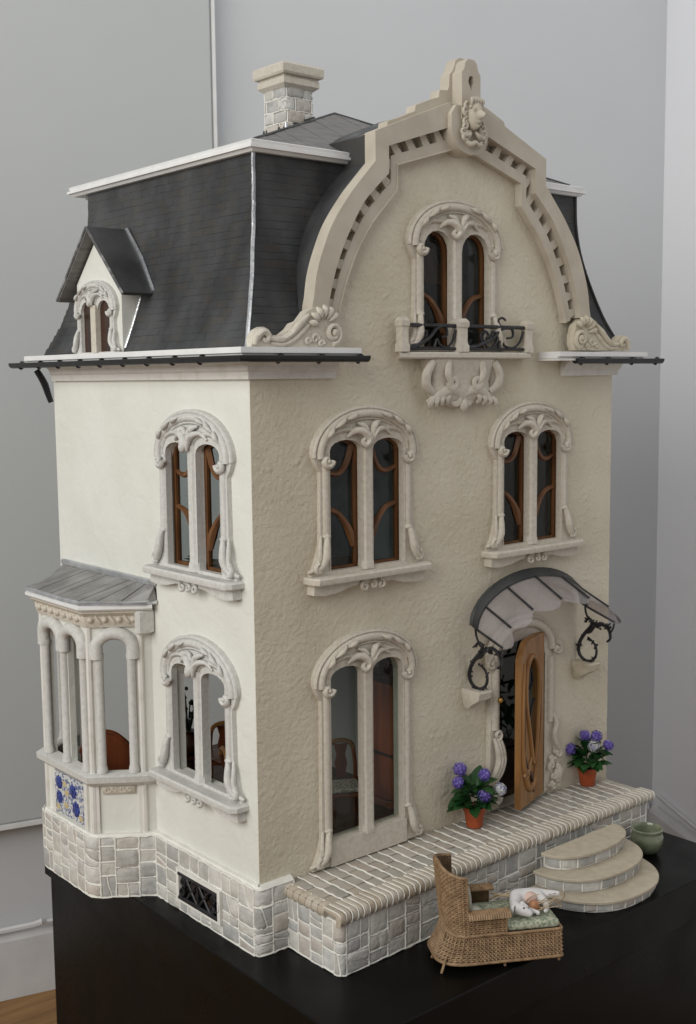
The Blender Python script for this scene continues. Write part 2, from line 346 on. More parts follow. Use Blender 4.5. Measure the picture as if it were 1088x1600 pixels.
class Path:
    def __init__(s, pts, r=.012, side=1):
        out = [Vector(pts[0])]
        for i in range(1, len(pts)-1):
            a, b, c = Vector(pts[i-1]), Vector(pts[i]), Vector(pts[i+1]); r_ = min(r, .4*(a-b).length, .4*(c-b).length); p = b+(a-b).normalized()*r_; q = b+(c-b).normalized()*r_
            for k in range(7): t = k/6; out.append((1-t)**2*p+2*t*(1-t)*b+t*t*q)
        out.append(Vector(pts[-1])); s.p = out; s.l = [0]; s.side = side
        for i in range(1, len(out)): s.l.append(s.l[-1]+(out[i]-out[i-1]).length)
        s.len = s.l[-1]
    def nrm(s, i):
        i = max(0, min(i, len(s.p)-2)); t = (s.p[i+1]-s.p[i]).normalized(); return Vector((-t.y, t.x))*s.side
    def at(s, u, h=0):
        i = 0
        while i < len(s.l)-2 and s.l[i+1] < u: i += 1
        t = (u-s.l[i])/(s.l[i+1]-s.l[i]); p = s.p[i].lerp(s.p[i+1], t)
        n = s.nrm(i-1 if t < .5 else i)+s.nrm(i)+s.nrm(i+1 if t > .5 else i); n.normalize(); return p+n*h
    def pts(s): return [tuple(p) for p in s.p]

# ================================================================== SETTING
def structure(name, m, fn, parent=None):
    o = part(parent, name, m, fn, 0)
    if not parent: o['kind'] = 'structure'
    return o
CA, CB = Vector((.222, 1.39)), Vector((2.264, .851)); WD = (CB-CA).normalized(); WN = Vector((WD.y, -WD.x))   # towards the viewer
def bw(a, b, z): p = CA+WD*a+WN*b; return (p.x, p.y, z)
FZ = -.63
LW = (CB-CA).length
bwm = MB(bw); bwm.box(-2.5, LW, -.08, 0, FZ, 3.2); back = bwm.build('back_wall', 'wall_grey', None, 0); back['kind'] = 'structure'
def skirting(b):
    b.loft([[(a, .002, FZ), (a, .020, FZ), (a, .020, -.47), (a, .012, -.455), (a, .002, -.450)] for a in (-2.5, LW-.025)])
part(back, 'baseboard', 'base_white', skirting, 0, bw)
part(back, 'wall_cable', 'base_white', lambda b: b.tube([(-2.5, .018, -.44), (-.25, .018, -.44), (.02, .02, -.437), (.04, .03, -.428), (.055, .02, -.438), (.6, .018, -.44), (1.9, .018, -.44)], .008, 6), 40, bw)
RD = (Vector((2.128, .587))-CB).normalized(); RN = Vector((RD.y, -RD.x))
def rw(a, b, z): p = CB+RD*a+RN*b; return (p.x, p.y, z)
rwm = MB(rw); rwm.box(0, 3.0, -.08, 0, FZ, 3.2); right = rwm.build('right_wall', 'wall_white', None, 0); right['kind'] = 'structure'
def skirt2(b):
    b.loft([[(a, .002, FZ), (a, .022, FZ), (a, .022, -.48), (a, .014, -.462), (a, .002, -.457)] for a in (.025, 2.9)])
part(right, 'baseboard', 'base_white', skirt2, 0, rw)
part(right, 'wall_cable', 'base_white', lambda b: b.tube([(.06, .01, -.415), (.3, .012, -.43), (.55, .012, -.425), (.9, .012, -.44), (1.6, .012, -.43)], .007, 6), 40, rw)
fl = structure('floor', 'room_floor', lambda b: b.box(-3.5, 4, -3, 3, FZ-.05, FZ))
pm = MB(bw); pm.bbox(-2.4, .565, .012, .05, -.14, 3.1, .006)
pan = thing('wall_panel', (-.4, 1.5, -.14), 'large plain grey panel hung on the wall behind the house, left edge of the photo', 'panel')
pm.build('panel_board', 'panel_grey', pan, 30)
part(pan, 'edge_strip', 'white_paint', lambda b: b.box(.566, .574, .012, .053, -.14, 3.1), 0, bw)
part(pan, 'bottom_strip', 'white_paint', lambda b: b.box(-2.4, .565, .010, .054, -.152, -.1405), 0, bw)

# black table
GZ = .083
tb = thing('black_table', (.43, .19, FZ), 'black laminate table the dollhouse stands on', 'table')
def ttop(b):
    rings = []
    for z, e in ((GZ-.078, .002), (GZ-.076, 0), (GZ-.002, 0), (GZ, .002)):
        rings.append([(-.061+e, -.301+e, z), (.911-e, -.301+e, z), (.911-e, .685-e, z), (-.043+e, .685-e, z)])
    b.loft(rings)
part(tb, 'table_top', 'table_black', ttop, 30)
part(tb, 'table_body', 'table_black', lambda b: b.box(-.040, .890, -.282, .665, FZ+.002, GZ-.079), 0)

# ================================================================== DOLLHOUSE
W, D, CX = .887, .65, .4435
H = thing('dollhouse', (CX, .325, GZ), 'cream stucco mansard dollhouse with curved front gable and slate roof on black table', 'dollhouse')
ZW = 1.03
# gable curves: half width, z
OUT = [(.341, 1.050), (.341, 1.104), (.337, 1.125), (.331, 1.16), (.318, 1.197), (.297, 1.24), (.263, 1.285), (.236, 1.314), (.2075, 1.343)]
B1 = [(.309, 1.050), (.308, 1.108), (.304, 1.128), (.297, 1.153), (.286, 1.183), (.268, 1.220), (.236, 1.272), (.210, 1.299), (.1785, 1.327)]
B2 = [(.283, 1.050), (.279, 1.098), (.274, 1.118), (.264, 1.148), (.251, 1.178), (.235, 1.208), (.206, 1.248), (.181, 1.274), (.152, 1.304)]
def gcurve(c, top, apex): return catmull(c, 5)+[top, apex]
GO = gcurve(OUT, (.2075, 1.390), (.036, 1.458)); G1 = gcurve(B1, (.1785, 1.370), (.040, 1.416)); G2 = gcurve(B2, (.152, 1.344), (.020, 1.384))
def arched(s0, s1, z0, zt, rise, n=8):
    c = (s0+s1)/2; h = (s1-s0)/2
    return [(s0, z0), (s1, z0)]+[(c+h*math.cos(PI*k/n), zt-rise+rise*math.sin(PI*k/n)) for k in range(n+1)]
WIN = {'A': (.2285, .688, .900), 'B': (.641, .688, .898), 'G': (.2245, .233, .526), 'T': (.4385, 1.048, 1.247)}
DX0, DX1 = .548, .678
hol = []
for k, (c, zb, zt) in WIN.items(): hol.append(arched(c-.086, c+.086, zb-.003, zt+.012, .04))
hol.append(arched(DX0, DX1, .1905, .506, .04))
go_in = [(h-.004, z-(.004 if z > 1.36 else 0)) for h, z in GO]
outer = [(.0215, .175), (W, .165), (W, ZW)]+[(CX+h, z) for h, z in go_in if z > 1.051]+[(CX-h, z) for h, z in reversed(go_in) if z > 1.051]+[(.0215, ZW)]
part(H, 'front_wall', 'stucco', lambda b: (b.plate(outer, hol, 0, .022), b.box(0, .0215, 0, .0011, .175, ZW)), 20, lambda a, d, z: (a, d, z))
SIDE = {'SA': (.155, .690, .897), 'SB': (.155, .330, .523)}
sh = [arched(y-.086, y+.086, zb-.003, zt+.012, .04) for y, zb, zt in SIDE.values()]+[arched(.345, .575, .205, .56, .01)]
part(H, 'left_wall', 'stucco_smooth', lambda b: b.plate([(.0012, .19), (D, .19), (D, ZW), (.0012, ZW)], sh, 0, .021), 20, lambda a, d, z: (d, a, z))
part(H, 'right_wall', 'stucco', lambda b: b.box(W-.022, W-.001, .0225, D, .19, ZW), 0)
# storeys and inner walls (open at the back)
for z, m in ((.19, 'floor_board'), (.60, 'floor_board'), (1.005, 'floor_board')):
    part(H, 'storey_floor', m, lambda b: b.box(.0215, W-.0225, .0225, D-.004, z, z+.012), 0)
part(H, 'partition', 'room_wall', lambda b: b.box(.445, .457, .023, D-.01, .2025, .598), 0)
part(H, 'partition', 'blue_wall', lambda b: b.box(.445, .457, .023, D-.01, .6125, 1.003), 0)
part(H, 'rear_partition', 'blue_wall', lambda b: b.box(.300, .4445, .42, .43, .6125, 1.003), 0)
part(H, 'rear_partition', 'brown_room', lambda b: b.box(.4575, W-.023, .40, .41, .6125, 1.003), 0)
part(H, 'hall_lining', 'hall_paper', lambda b: b.box(W-.026, W-.0225, .0235, D-.005, .2025, .598), 0)
part(H, 'attic_wall', 'blue_wall', lambda b: b.box(.10, W-.10, .30, .31, 1.018, 1.34), 0)

# ---- windows
def surround(parent, tf, zb, zt, feet, style):
    b = MB(tf); base = feet
    ax_, az_ = .116, .078
    o = [(-.122, base), (-.112, base+.02), (-.102, base+.05), (-.100, zt-.05), (-.108, zt-.04)]
    a_ = [(x, z) for x, z in xz(arc(0, zt-.023, ax_, az_, 178, 2, 0, 22))]
    o = o+a_+[(-x, z) for x, z in reversed(o)]
    rise = .034 if style == 'T' else .017
    hl = [arched(-.080, -.012, zb, zt, rise), arched(.012, .0805, zb, zt, rise)]
    b.plate(o, hl, -.003, .0085)
    return b
def relief(b, zb, zt, feet, style):
    f = .0085
    # archivolt with inward scrolls
    main = arc(0, zt-.024, .101, .066, 184, -4, f, 30)
    b.tube(main, [.0072]*3, 8, fn=(0, 1, 0)); b.tube(arc(0, zt-.024, .0905, .057, 176, 4, f, 28), .0028, 6, fn=(0, 1, 0))
    b.tube(arc(0, zt-.024, .1120, .075, 182, -2, f-.001, 28), .0042, 6, fn=(0, 1, 0))
    for sg in (-1, 1):
        sp = spiral(sg*.090, zt-.032, .0115, .9, 0 if sg < 0 else PI, -1 if sg < 0 else 1, f+.006, 14)
        sp = [(sg*.1005, f+.004, zt-.026)]+sp if False else sp
        b.tube(sp, [.0055, .005, .0035], 6, fn=(0, 1, 0)); b.ball((sg*.089, f+.008, zt-.033), .0042, 6, 4)
        # acanthus leaves on the arch
        for a_, l_ in ((112, .026), (128, .030), (146, .022)):
            a = math.radians(a_ if sg < 0 else 180-a_); t = (math.sin(a), -math.cos(a))
            c = (.101*math.cos(a), zt-.024+.066*math.sin(a))
            b.tube([(c[0]-t[0]*l_*k*-sg*.5, f+.007+.004*(1-k*k), c[1]-t[1]*l_*k*-sg*.5) for k in (-1, -.5, 0, .5, 1)], [.0008, .0034, .0046, .0034, .0008], 6, fn=(0, 1, 0))
        # strings following the pane heads
        b.tube(arc(sg*.0460, zt-.012, .044, .028, 172, 8, f, 12), [.003, .0045, .003], 6, fn=(0, 1, 0))
        # side colonnette
        b.tube([(sg*.090, f-.002, feet+.062), (sg*.090, f-.002, zt-.040)], .0070, 8, fn=(0, 1, 0))
        b.ball((sg*.090, f+.001, feet+.063), (.0085, .007, .0045), 8, 5)
        # foot scroll
        ft = catmull([(sg*.088, f+.001, feet+.072), (sg*.094, f+.006, feet+.050), (sg*.097, f+.008, feet+.030), (sg*.106, f+.006, feet+.014), (sg*.118, f+.003, feet+.009)], 4)
        b.tube(ft, [.002, .0060, .0072, .0058, .004], 8, fn=(0, 1, 0))
        ft2 = [(p[0]+sg*.010, p[1]-.004, p[2]-.002) for p in ft]; b.tube(ft2, [.0015, .0042, .005, .0042, .003], 6, fn=(0, 1, 0))
        b.tube(spiral(sg*.110, feet+.012, .009, 1.0, PI/2, -sg, f+.006, 12), [.0045, .003], 6, fn=(0, 1, 0))
        # inner pane jamb beads
        b.tube([(sg*.0825, f+.0002, zb+.002), (sg*.0825, f+.0002, zt-.02)], .0016, 5)
    # keystone flourish
    b.tube(catmull([(-.045, f+.002, zt+.004), (-.030, f+.005, zt+.014), (-.014, f+.008, zt+.012), (-.004, f+.010, zt-.001), (-.011, f+.010, zt-.010), (-.018, f+.009, zt-.004), (-.013, f+.010, zt+.001)], 4), [.002, .006, .0075, .007, .006, .004, .003], 6, fn=(0, 1, 0))
    b.tube(catmull([(.050, f+.002, zt+.006), (.034, f+.004, zt+.016), (.016, f+.007, zt+.014), (.005, f+.009, zt+.004), (.001, f+.009, zt-.012)], 4), [.002, .004, .0055, .006, .002], 6, fn=(0, 1, 0))
    b.tube(catmull([(.026, f+.003, zt+.028), (.012, f+.007, zt+.024), (.004, f+.009, zt+.012), (.001, f+.008, zt-.004)], 4), [.002, .006, .005, .003], 6, fn=(0, 1, 0))
    b.tube(catmull([(-.024, f+.003, zt+.026), (-.012, f+.006, zt+.022), (-.004, f+.008, zt+.014)], 4), [.002, .0045, .003], 6, fn=(0, 1, 0))
def sill(parent, tf, z, m):
    def top(b):
        pts = [(-.131, .0), (-.131, .024), (-.124, .033), (.124, .033), (.131, .024), (.131, .0)]
        b.loft([[(x*(1-e), max(0, y-e*.1), zz) for x, y in pts] for zz, e in ((z-.013, .01), (z-.011, 0), (z-.004, 0), (z-.001, .02))])
    s_ = part(parent, 'sill', m, top, 30, tf)
    def apron(b):
        low = [(-.124, z-.030), (-.100, z-.033), (-.07, z-.030), (-.045, z-.024), (0, z-.022), (.045, z-.024), (.07, z-.030), (.100, z-.033), (.124, z-.030)]
        b.plate(low+[(.122, z-.0128), (-.122, z-.0128)], [], .0, .018)
    part(s_, 'sill_apron', m, apron, 30, tf)
    def orn(b):
        for c, dr, r in ((-.018, 1, .009), (.0, -1, .007), (.017, -1, .009)):
            b.tube(spiral(c, z-.026, r, 1.1, PI*.6, dr, .021, 14), [.0035, .0025], 6, fn=(0, 1, 0))
    part(s_, 'sill_scroll', m, orn, 60, tf)
def sash(parent, tf, zb, zt, style, wood='sash_wood', dd=0):
    d0, d1 = -.014-dd, -.006-dd; dm_ = -.009-dd
    for sg in (-1, 1):
        def fr(b):
            i0, i1 = sorted((sg*.009, sg*.0855)); rise = .034 if style == 'T' else .017
            inn = sorted((sg*.0175, sg*.0765))
            b.plate(arched(i0, i1, zb-.003, zt+.006, rise), [arched(inn[0], inn[1], zb+.004, zt-.004, rise)], d0, d1)
            if style != 'T':
                b.tube(catmull([(sg*.077, dm_, zt-.050), (sg*.058, dm_, zt-.056), (sg*.042, dm_, zt-.052), (sg*.030, dm_, zt-.036), (sg*.021, dm_, zt-.010)], 4), [.0035, .0045, .005, .0055, .006], 6)
            z0 = zb+(zt-zb)*.47
            b.tube(catmull([(sg*.077, dm_, z0), (sg*.055, dm_, z0-.006), (sg*.038, dm_, z0-.022), (sg*.026, dm_, z0-.042), (sg*.019, dm_, z0-.066)], 4), [.004, .005, .006, .008, .004], 6)
        s_ = part(parent, 'sash', wood, fr, 40, tf)
        part(s_, 'window_pane', 'window_glass', lambda b: b.plate(arched(min(sg*.0175, sg*.0765), max(sg*.0175, sg*.0765), zb+.004, zt-.004, .017), [], dm_-.0025, dm_-.0010), 0, tf)
def window(tf, zb, zt, style, m, has_sill=True, has_sash=True, wood='sash_wood', feet=None, side=False):
    fz = feet if feet is not None else zb-.005
    s_ = surround(H, tf, zb, zt, fz, style); wobj = s_.build('window', m, H, 35)
    part(wobj, 'window_ornament', m, lambda b: relief(b, zb, zt, fz, style), 60, tf)
    def mul(b):
        top = zt-.004
        bd_ = -.008 if side else -.004
        ring = [(-.0120, bd_), (-.0120, .005), (-.0065, .012), (.0065, .012), (.0120, .005), (.0120, bd_)]
        b.loft([[(x*k, y+(.002 if k > 1 else 0), z) for x, y in ring] for z, k in ((zb-.004, 1.2), (zb+.006, 1.15), (zb+.014, .98), (top-.01, .98), (top, 1.05))])
    part(wobj, 'mullion', m, mul, 30, tf)
    if has_sill: sill(wobj, tf, zb-.004, m)
    if has_sash: sash(wobj, tf, zb, zt, style, wood, .003 if side else 0)
    return wobj
for k in 'AB': window(FRONT(WIN[k][0]), WIN[k][1], WIN[k][2], k, 'plaster')
gw = window(FRONT(WIN['G'][0]), .233, .526, 'G', 'plaster', False, False, feet=.192)
def glow(b): b.plate([(-.086, .1915), (.086, .1915), (.086, .2325), (-.086, .2325)], [], .002, .012)
part(gw, 'kick_panel', 'plaster', glow, 0, FRONT(WIN['G'][0]))
for a, bb in ((-.0845, -.0125), (.0125, .0845)):
    part(gw, 'window_pane', 'window_glass', lambda b: b.plate(arched(a, bb, .234, .532, .017), [], -.010, -.0085), 0, FRONT(WIN['G'][0]))
window(FRONT(WIN['T'][0]), WIN['T'][1], WIN['T'][2], 'T', 'plaster', False, True)
for k in SIDE: window(LEFT(SIDE[k][0]), SIDE[k][1], SIDE[k][2], k, 'plaster_grey', True, k == 'SA', side=True)
# ---- mansard roof
MA = catmull([(-.014, 1.047), (.006, 1.09), (.0195, 1.127), (.036, 1.185), (.048, 1.24), (.054, 1.296), (.055, 1.350)], 4)
def A_(z):
    for (a0, z0), (a1, z1) in zip(MA, MA[1:]):
        if z <= z1: return a0+(a1-a0)*(z-z0)/(z1-z0)
    return .055
def hw(z):
    if z < 1.06: return .341
    L = [p for p in GO]
    for (h0, z0), (h1, z1) in zip(L, L[1:]):
        if z0 <= z <= z1 and z1 > z0: return h0+(h1-h0)*(z-z0)/(z1-z0)
    return .2
DB = .645
gb = lambda z: .002 if z < 1.14 else .03
roof = part(H, 'mansard_roof', 'slate', lambda b: b.loft([[(DB-a*.2 if False else a, DB-a, z), (a, a, z)] for a, z in MA], closed=False, cap=False), 40)
part(roof, 'front_slope', 'slate', lambda b: b.loft([[(a, a, z), (CX-hw(z)+gb(z), a, z)] for a, z in MA], closed=False, cap=False), 40)
part(roof, 'front_slope', 'slate', lambda b: b.loft([[(W-a, a, z), (CX+hw(z)-gb(z), a, z)] for a, z in MA], closed=False, cap=False), 40)
part(roof, 'right_slope', 'slate', lambda b: b.loft([[(W-a, DB-a, z), (W-a, a, z)] for a, z in MA], closed=False, cap=False), 40)
part(roof, 'roof_deck', 'roof_board', lambda b: b.box(.056, W-.056, .07, .60, 1.340, 1.3475), 0)
def slates(b, fn, e0, e1, wd):
    rg = random.Random(3); rh = .0123; z = 1.049; row = 0
    while z < 1.349:
        z1 = min(z+rh, 1.3495); s0, s1 = e0(z), e1(z); x = s0-(wd*.5 if row % 2 else 0)
        while x < s1-.0005:
            a, c = max(x+.0001, s0), min(x+wd-.0001, s1); x += wd
            if c-a < .003: continue
            j = rg.uniform(-.0011, .0011); hh = .0003+rg.uniform(0, .0005)
            i = [b.pt(fn(a, z+j, hh)), b.pt(fn(c, z+j+rg.uniform(-.0004, .0004), hh)), b.pt(fn(c, z1, .0002)), b.pt(fn(a, z1, .0002)), b.pt(fn(a, z+j, 0)), b.pt(fn(c, z+j, 0))]
            b.face(i[0], i[1], i[2], i[3]); b.face(i[4], i[5], i[1], i[0])
        z = z1; row += 1
part(roof, 'slate_courses', 'slate', lambda b: slates(b, lambda s, z, h: (A_(z)-h*.95, s, z+h*.25), lambda z: A_(z), lambda z: DB-A_(z), .026), 0, kind='stuff')
part(roof, 'slate_courses', 'slate', lambda b: slates(b, lambda s, z, h: (s, A_(z)-h*.95, z+h*.25), lambda z: A_(z), lambda z: CX-hw(z)+gb(z), .026), 0, kind='stuff')
part(roof, 'slate_courses', 'slate', lambda b: slates(b, lambda s, z, h: (s, A_(z)-h*.95, z+h*.25), lambda z: CX+hw(z)-gb(z), lambda z: W-A_(z), .026), 0, kind='stuff')
part(roof, 'hip_flashing', 'lead', lambda b: b.tube([(a-.0012+rnd.uniform(-.0005, .0005), a-.0012+rnd.uniform(-.0005, .0005), z) for a, z in MA], .0034, 6))
part(roof, 'hip_flashing', 'slate', lambda b: b.tube([(W-a+.0012, a-.0012, z) for a, z in MA], .0030, 6))
# white top trim
tp = [(.254, .055), (.055, .055), (.055, .625), (W-.055, .625), (W-.055, .055), (.634, .055)]
tr = part(H, 'roof_trim', 'white_paint', lambda b: b.mould(tp, [(-.03, 1.3485), (.008, 1.3485), (.012, 1.3530), (.0165, 1.3535), (.0165, 1.3580), (.012, 1.3590), (.014, 1.3650), (.010, 1.3670), (-.03, 1.3670)]), 25)
# low pyramid roof of boards
AP = (CX, .325, 1.500); BA, BZ = .062, 1.3675
def pyr_board(b, x0, x1, side):
    def zt(x):   # along the base, distance from nearer hip
        return min((x-BA)/(AP[0]-BA), (W-BA-x)/(W-BA-AP[0]))
    xs = [x0, x1] if not (x0 < AP[0] < x1) else [x0, AP[0], x1]
    top = [(x, BA+(AP[1]-BA)*zt(x), BZ+(AP[2]-BZ)*zt(x)) for x in xs]; bot = [(x, BA, BZ) for x in xs]
    ring = [bot[0], bot[-1]]+list(reversed(top)); up = .0022+rnd.uniform(0, .0012)
    b.loft([[(x, y, z-.003) for x, y, z in ring], [(x, y-.0005, z+up) for x, y, z in ring]])
pyr = part(H, 'pyramid_roof', 'roof_board', lambda b: [b.poly([(BA, BA, BZ), (BA, .60, BZ), AP]), b.poly([(BA, .60, BZ), (W-BA, .60, BZ), AP]), b.poly([(W-BA, .60, BZ), (W-BA, BA, BZ), AP])], 0)
nb = 20
for i in range(nb):
    x0 = BA+(W-2*BA)*i/nb; x1 = BA+(W-2*BA)*(i+1)/nb
    part(pyr, 'roof_board', 'roof_board', lambda b: pyr_board(b, x0+.0008, x1-.0008, 0), 0)
part(pyr, 'ridge_roll', 'slate', lambda b: b.tube([(BA, BA, BZ+.002), (AP[0], AP[1], AP[2]+.002), (W-BA, BA, BZ+.002)], .0035, 6))
# chimney
ch = part(H, 'chimney', 'mortar', lambda b: b.box(.297, .358, .287, .348, 1.43, 1.528), 0)
cp = Path([(.359, .348), (.359, .286), (.296, .286), (.296, .349)], .003)
cc = []
for r in range(4):
    z0 = 1.440+.0222*r; z1 = z0+.0222; u = -.012-(.02 if r % 2 else .0)
    while u < cp.len-.006:
        a, c = max(u, .001), min(u+.038, cp.len-.001); u += .038
        if c-a < .006: continue
        cc.append([(a, z0), (c, z0), (c, z1), (a, z1)])
masonry(ch, cc, lambda q, v, h: (*cp.at(q, h), v), random.Random(2), step=.006, r=.0012)
part(ch, 'chimney_cap', 'plaster', lambda b: b.loft([[(.3275+sx*h, .3175+sy*h, z) for sx, sy in ((-1, -1), (1, -1), (1, 1), (-1, 1))] for z, h in ((1.524, .034), (1.530, .041), (1.541, .0405), (1.5425, .038), (1.545, .038), (1.5455, .045), (1.549, .047), (1.562, .047), (1.566, .044))]), 25)
part(ch, 'flue', 'black_iron', lambda b: b.box(.313, .342, .303, .332, 1.5662, 1.5675), 0)
part(ch, 'flashing', 'slate', lambda b: b.loft([[(.290, .280, 1.430), (.366, .280, 1.455), (.366, .355, 1.455), (.290, .355, 1.430)], [(.2935, .2835, 1.456), (.3615, .2835, 1.480), (.3615, .352, 1.480), (.2935, .352, 1.456)]]), 20)
part(ch, 'lead_patch', 'lead', lambda b: b.bbox(.2905, .2985, .2795, .2845, 1.446, 1.461, .001), 20)

# ---- eaves
def eave(path, cpath, gpath, ends, dz):
    e = part(H, 'eaves_board', 'white_paint', lambda b: b.mould(path, [(-.03, 1.0345+dz), (.045, 1.0345+dz), (.045, 1.0375+dz), (.051, 1.0378+dz), (.051, 1.0465+dz), (-.03, 1.0465+dz)]), 25)
    part(e, 'cornice', 'old_white', lambda b: b.mould(cpath, [(-.004, .999), (.008, .999), (.0085, 1.010), (.012, 1.013), (.0135, 1.020), (.022, 1.027), (.032, 1.0295), (.033, 1.0342+dz), (-.004, 1.0342+dz)]), 25)
    g = part(e, 'gutter', 'gutter_black', lambda b: b.mould(gpath, [(.050+.0085*math.cos(t), 1.0335+dz+.0095*math.sin(t)) for t in [PI+PI*k/8 for k in range(9)]]+[(.0580, 1.0342+dz), (.0420, 1.0340+dz)]), 30)
    pth = Path(gpath, .001); u = .012
    while u < pth.len:
        p = pth.at(u, .050); q = pth.at(u+.010, .050)
        part(g, 'gutter_bracket', 'gutter_black', lambda b: b.tube([(*p, 1.0345+dz), (*q, 1.0245+dz)], .0050, 8)); u += .078
    return e
eave([(.181, 0), (0, 0), (0, .667)], [(.164, 0), (0, 0), (0, .641)], [(.194, 0), (0, 0), (0, .722)], 0, 0)
eave([(W-.005, .60), (W-.005, 0), (.664, 0)], [(W+.001, .60), (W+.001, 0), (.7275, 0)], [(.980, .0), (.710, .0)], 0, -.003)
part(H, 'downpipe', 'gutter_black', lambda b: b.tube(catmull([(-.026, .668, 1.020), (-.020, .664, 1.008), (-.013, .661, .992), (-.008, .658, .972), (-.004, .656, .958)], 4), [.006, .007, .005], 8))
part(H, 'gable_return', 'old_white', lambda b: b.box(.660, .7265, -.0505, .0, 1.0270, 1.0310), 0)

# ---- gable trim
def band(b, c0, c1, y0, y1, sg, i0=0, i1=None):
    n = len(c0) if i1 is None else i1
    b.loft([[(CX+sg*c0[i][0], y0, c0[i][1]), (CX+sg*c0[i][0], y1, c0[i][1]), (CX+sg*c1[i][0], y1, c1[i][1]), (CX+sg*c1[i][0], y0, c1[i][1])] for i in range(i0, n)])
NC = len(GO)
gt = part(H, 'gable_coping', 'coping', lambda b: (band(b, GO, G1, -.0003, -.026, -1, 5), band(b, GO, G1, -.0003, -.026, 1, 5)), 30)
def mid(t): return [(a[0]+(c[0]-a[0])*t, a[1]+(c[1]-a[1])*t) for a, c in zip(G1, G2)]
GM = mid(.50)
for sg in (-1, 1):
    part(gt, 'inner_band', 'coping', lambda b: band(b, GM, G2, -.0005, -.0155, sg, 5), 30)
    part(gt, 'band_bead', 'coping', lambda b: b.tube([(CX+sg*p[0], -.0155, p[1]) for p in G2[5:]], .0022, 5))
    # dentils: teeth between outer coping and inner band, gaps left open
    P1 = [Vector((CX+sg*p[0], p[1])) for p in G1]; PM = [Vector((CX+sg*p[0], p[1])) for p in GM]
    ls = [0]
    for a, c in zip(PM, PM[1:]): ls.append(ls[-1]+(c-a).length)
    def at(P, l):
        i = 0
        while i < len(ls)-2 and ls[i+1] < l: i += 1
        return P[i].lerp(P[i+1], (l-ls[i])/(ls[i+1]-ls[i]))
    l = ls[5]+.004; stop = ls[-1]; k = 0
    while l < stop-.008:
        a0, a1 = l, min(l+.0165, stop); l += .0335
        def tooth(b):
            q = [at(P1, a0+.002), at(P1, a1-.002), at(PM, a1), at(PM, a0)]
            q[0] += (q[3]-q[0])*.0; ring = [(p.x, p.y) for p in q]
            b.loft([[(x, -.0005, z) for x, z in ring], [(x, -.0148, z) for x, z in ring]])
        part(gt, 'dentil', 'coping', tooth, 20)
# stepped back plate and finial
bk = [(.2075, 1.388), (.172, 1.4025), (.170, 1.4115), (.142, 1.4215), (.110, 1.4345), (.107, 1.4450), (.072, 1.459), (.054, 1.465), (.052, 1.477), (.0335, 1.479), (.0300, 1.4845), (.0285, 1.506), (.022, 1.512), (.0175, 1.521), (.014, 1.531), (.006, 1.536)]
part(gt, 'stepped_crest', 'coping', lambda b: b.plate([(CX+h, z) for h, z in bk]+[(CX-h, z) for h, z in reversed(bk)]+[(CX-.196, 1.3850), (CX-.045, 1.4400), (CX+.045, 1.4400), (CX+.196, 1.3850)], [], -.014, .008), 20, lambda a, d, z: (a, d, z))
fin = [(.0225, 1.430), (.0225, 1.506), (.0165, 1.513), (.0135, 1.524), (.0075, 1.5295)]
part(gt, 'finial', 'coping', lambda b: b.plate([(CX+h, z) for h, z in fin]+[(CX-h, z) for h, z in reversed(fin)], [[(CX, 1.479), (CX+.007, 1.492), (CX+.005, 1.501), (CX, 1.503), (CX-.005, 1.501), (CX-.007, 1.492)]], -.037, -.0105), 20, lambda a, d, z: (a, d, z))
md = part(gt, 'medallion', 'coping', lambda b: b.plate([(CX+.0455*math.cos(t), 1.419+.0455*math.sin(t)) for t in [PI+PI*k/16 for k in range(17)]]+[(CX+.0455, 1.437), (CX+.034, 1.452), (CX-.034, 1.452), (CX-.0455, 1.437)], [], -.0355, -.0005), 25, lambda a, d, z: (a, d, z))
def head(b):
    c = (CX, -.043, 1.437)
    def sc(p, d):
        x, y, z = p; fx = d[0]; fz = d[2]; f = max(0, -d[1])
        y -= .0105*f*math.exp(-(fx/.15)**2)*math.exp(-((fz+.06)/.26)**2)             # nose
        y += .0070*f*math.exp(-((abs(fx)-.40)/.2)**2)*math.exp(-((fz-.16)/.13)**2)    # eye sockets
        y -= .0026*f*math.exp(-((abs(fx)-.40)/.11)**2)*math.exp(-((fz-.15)/.06)**2)   # eyeballs
        y += .0030*f*math.exp(-(fx/.3)**2)*math.exp(-((fz+.40)/.05)**2)
        y -= .0036*f*math.exp(-(fx/.24)**2)*math.exp(-((fz+.52)/.07)**2)             # lips
        y += .0034*f*math.exp(-(fx/.3)**2)*math.exp(-((fz+.66)/.05)**2)
        y -= .0050*f*math.exp(-(fx/.28)**2)*math.exp(-((fz+.84)/.12)**2)             # chin
        return (CX+(x-CX)*(1-.18*max(0, -fz)), y, z)
    b.ball(c, (.0165, .0165, .0245), 36, 30, sc)
part(md, 'mask_face', 'coping', head, 80)
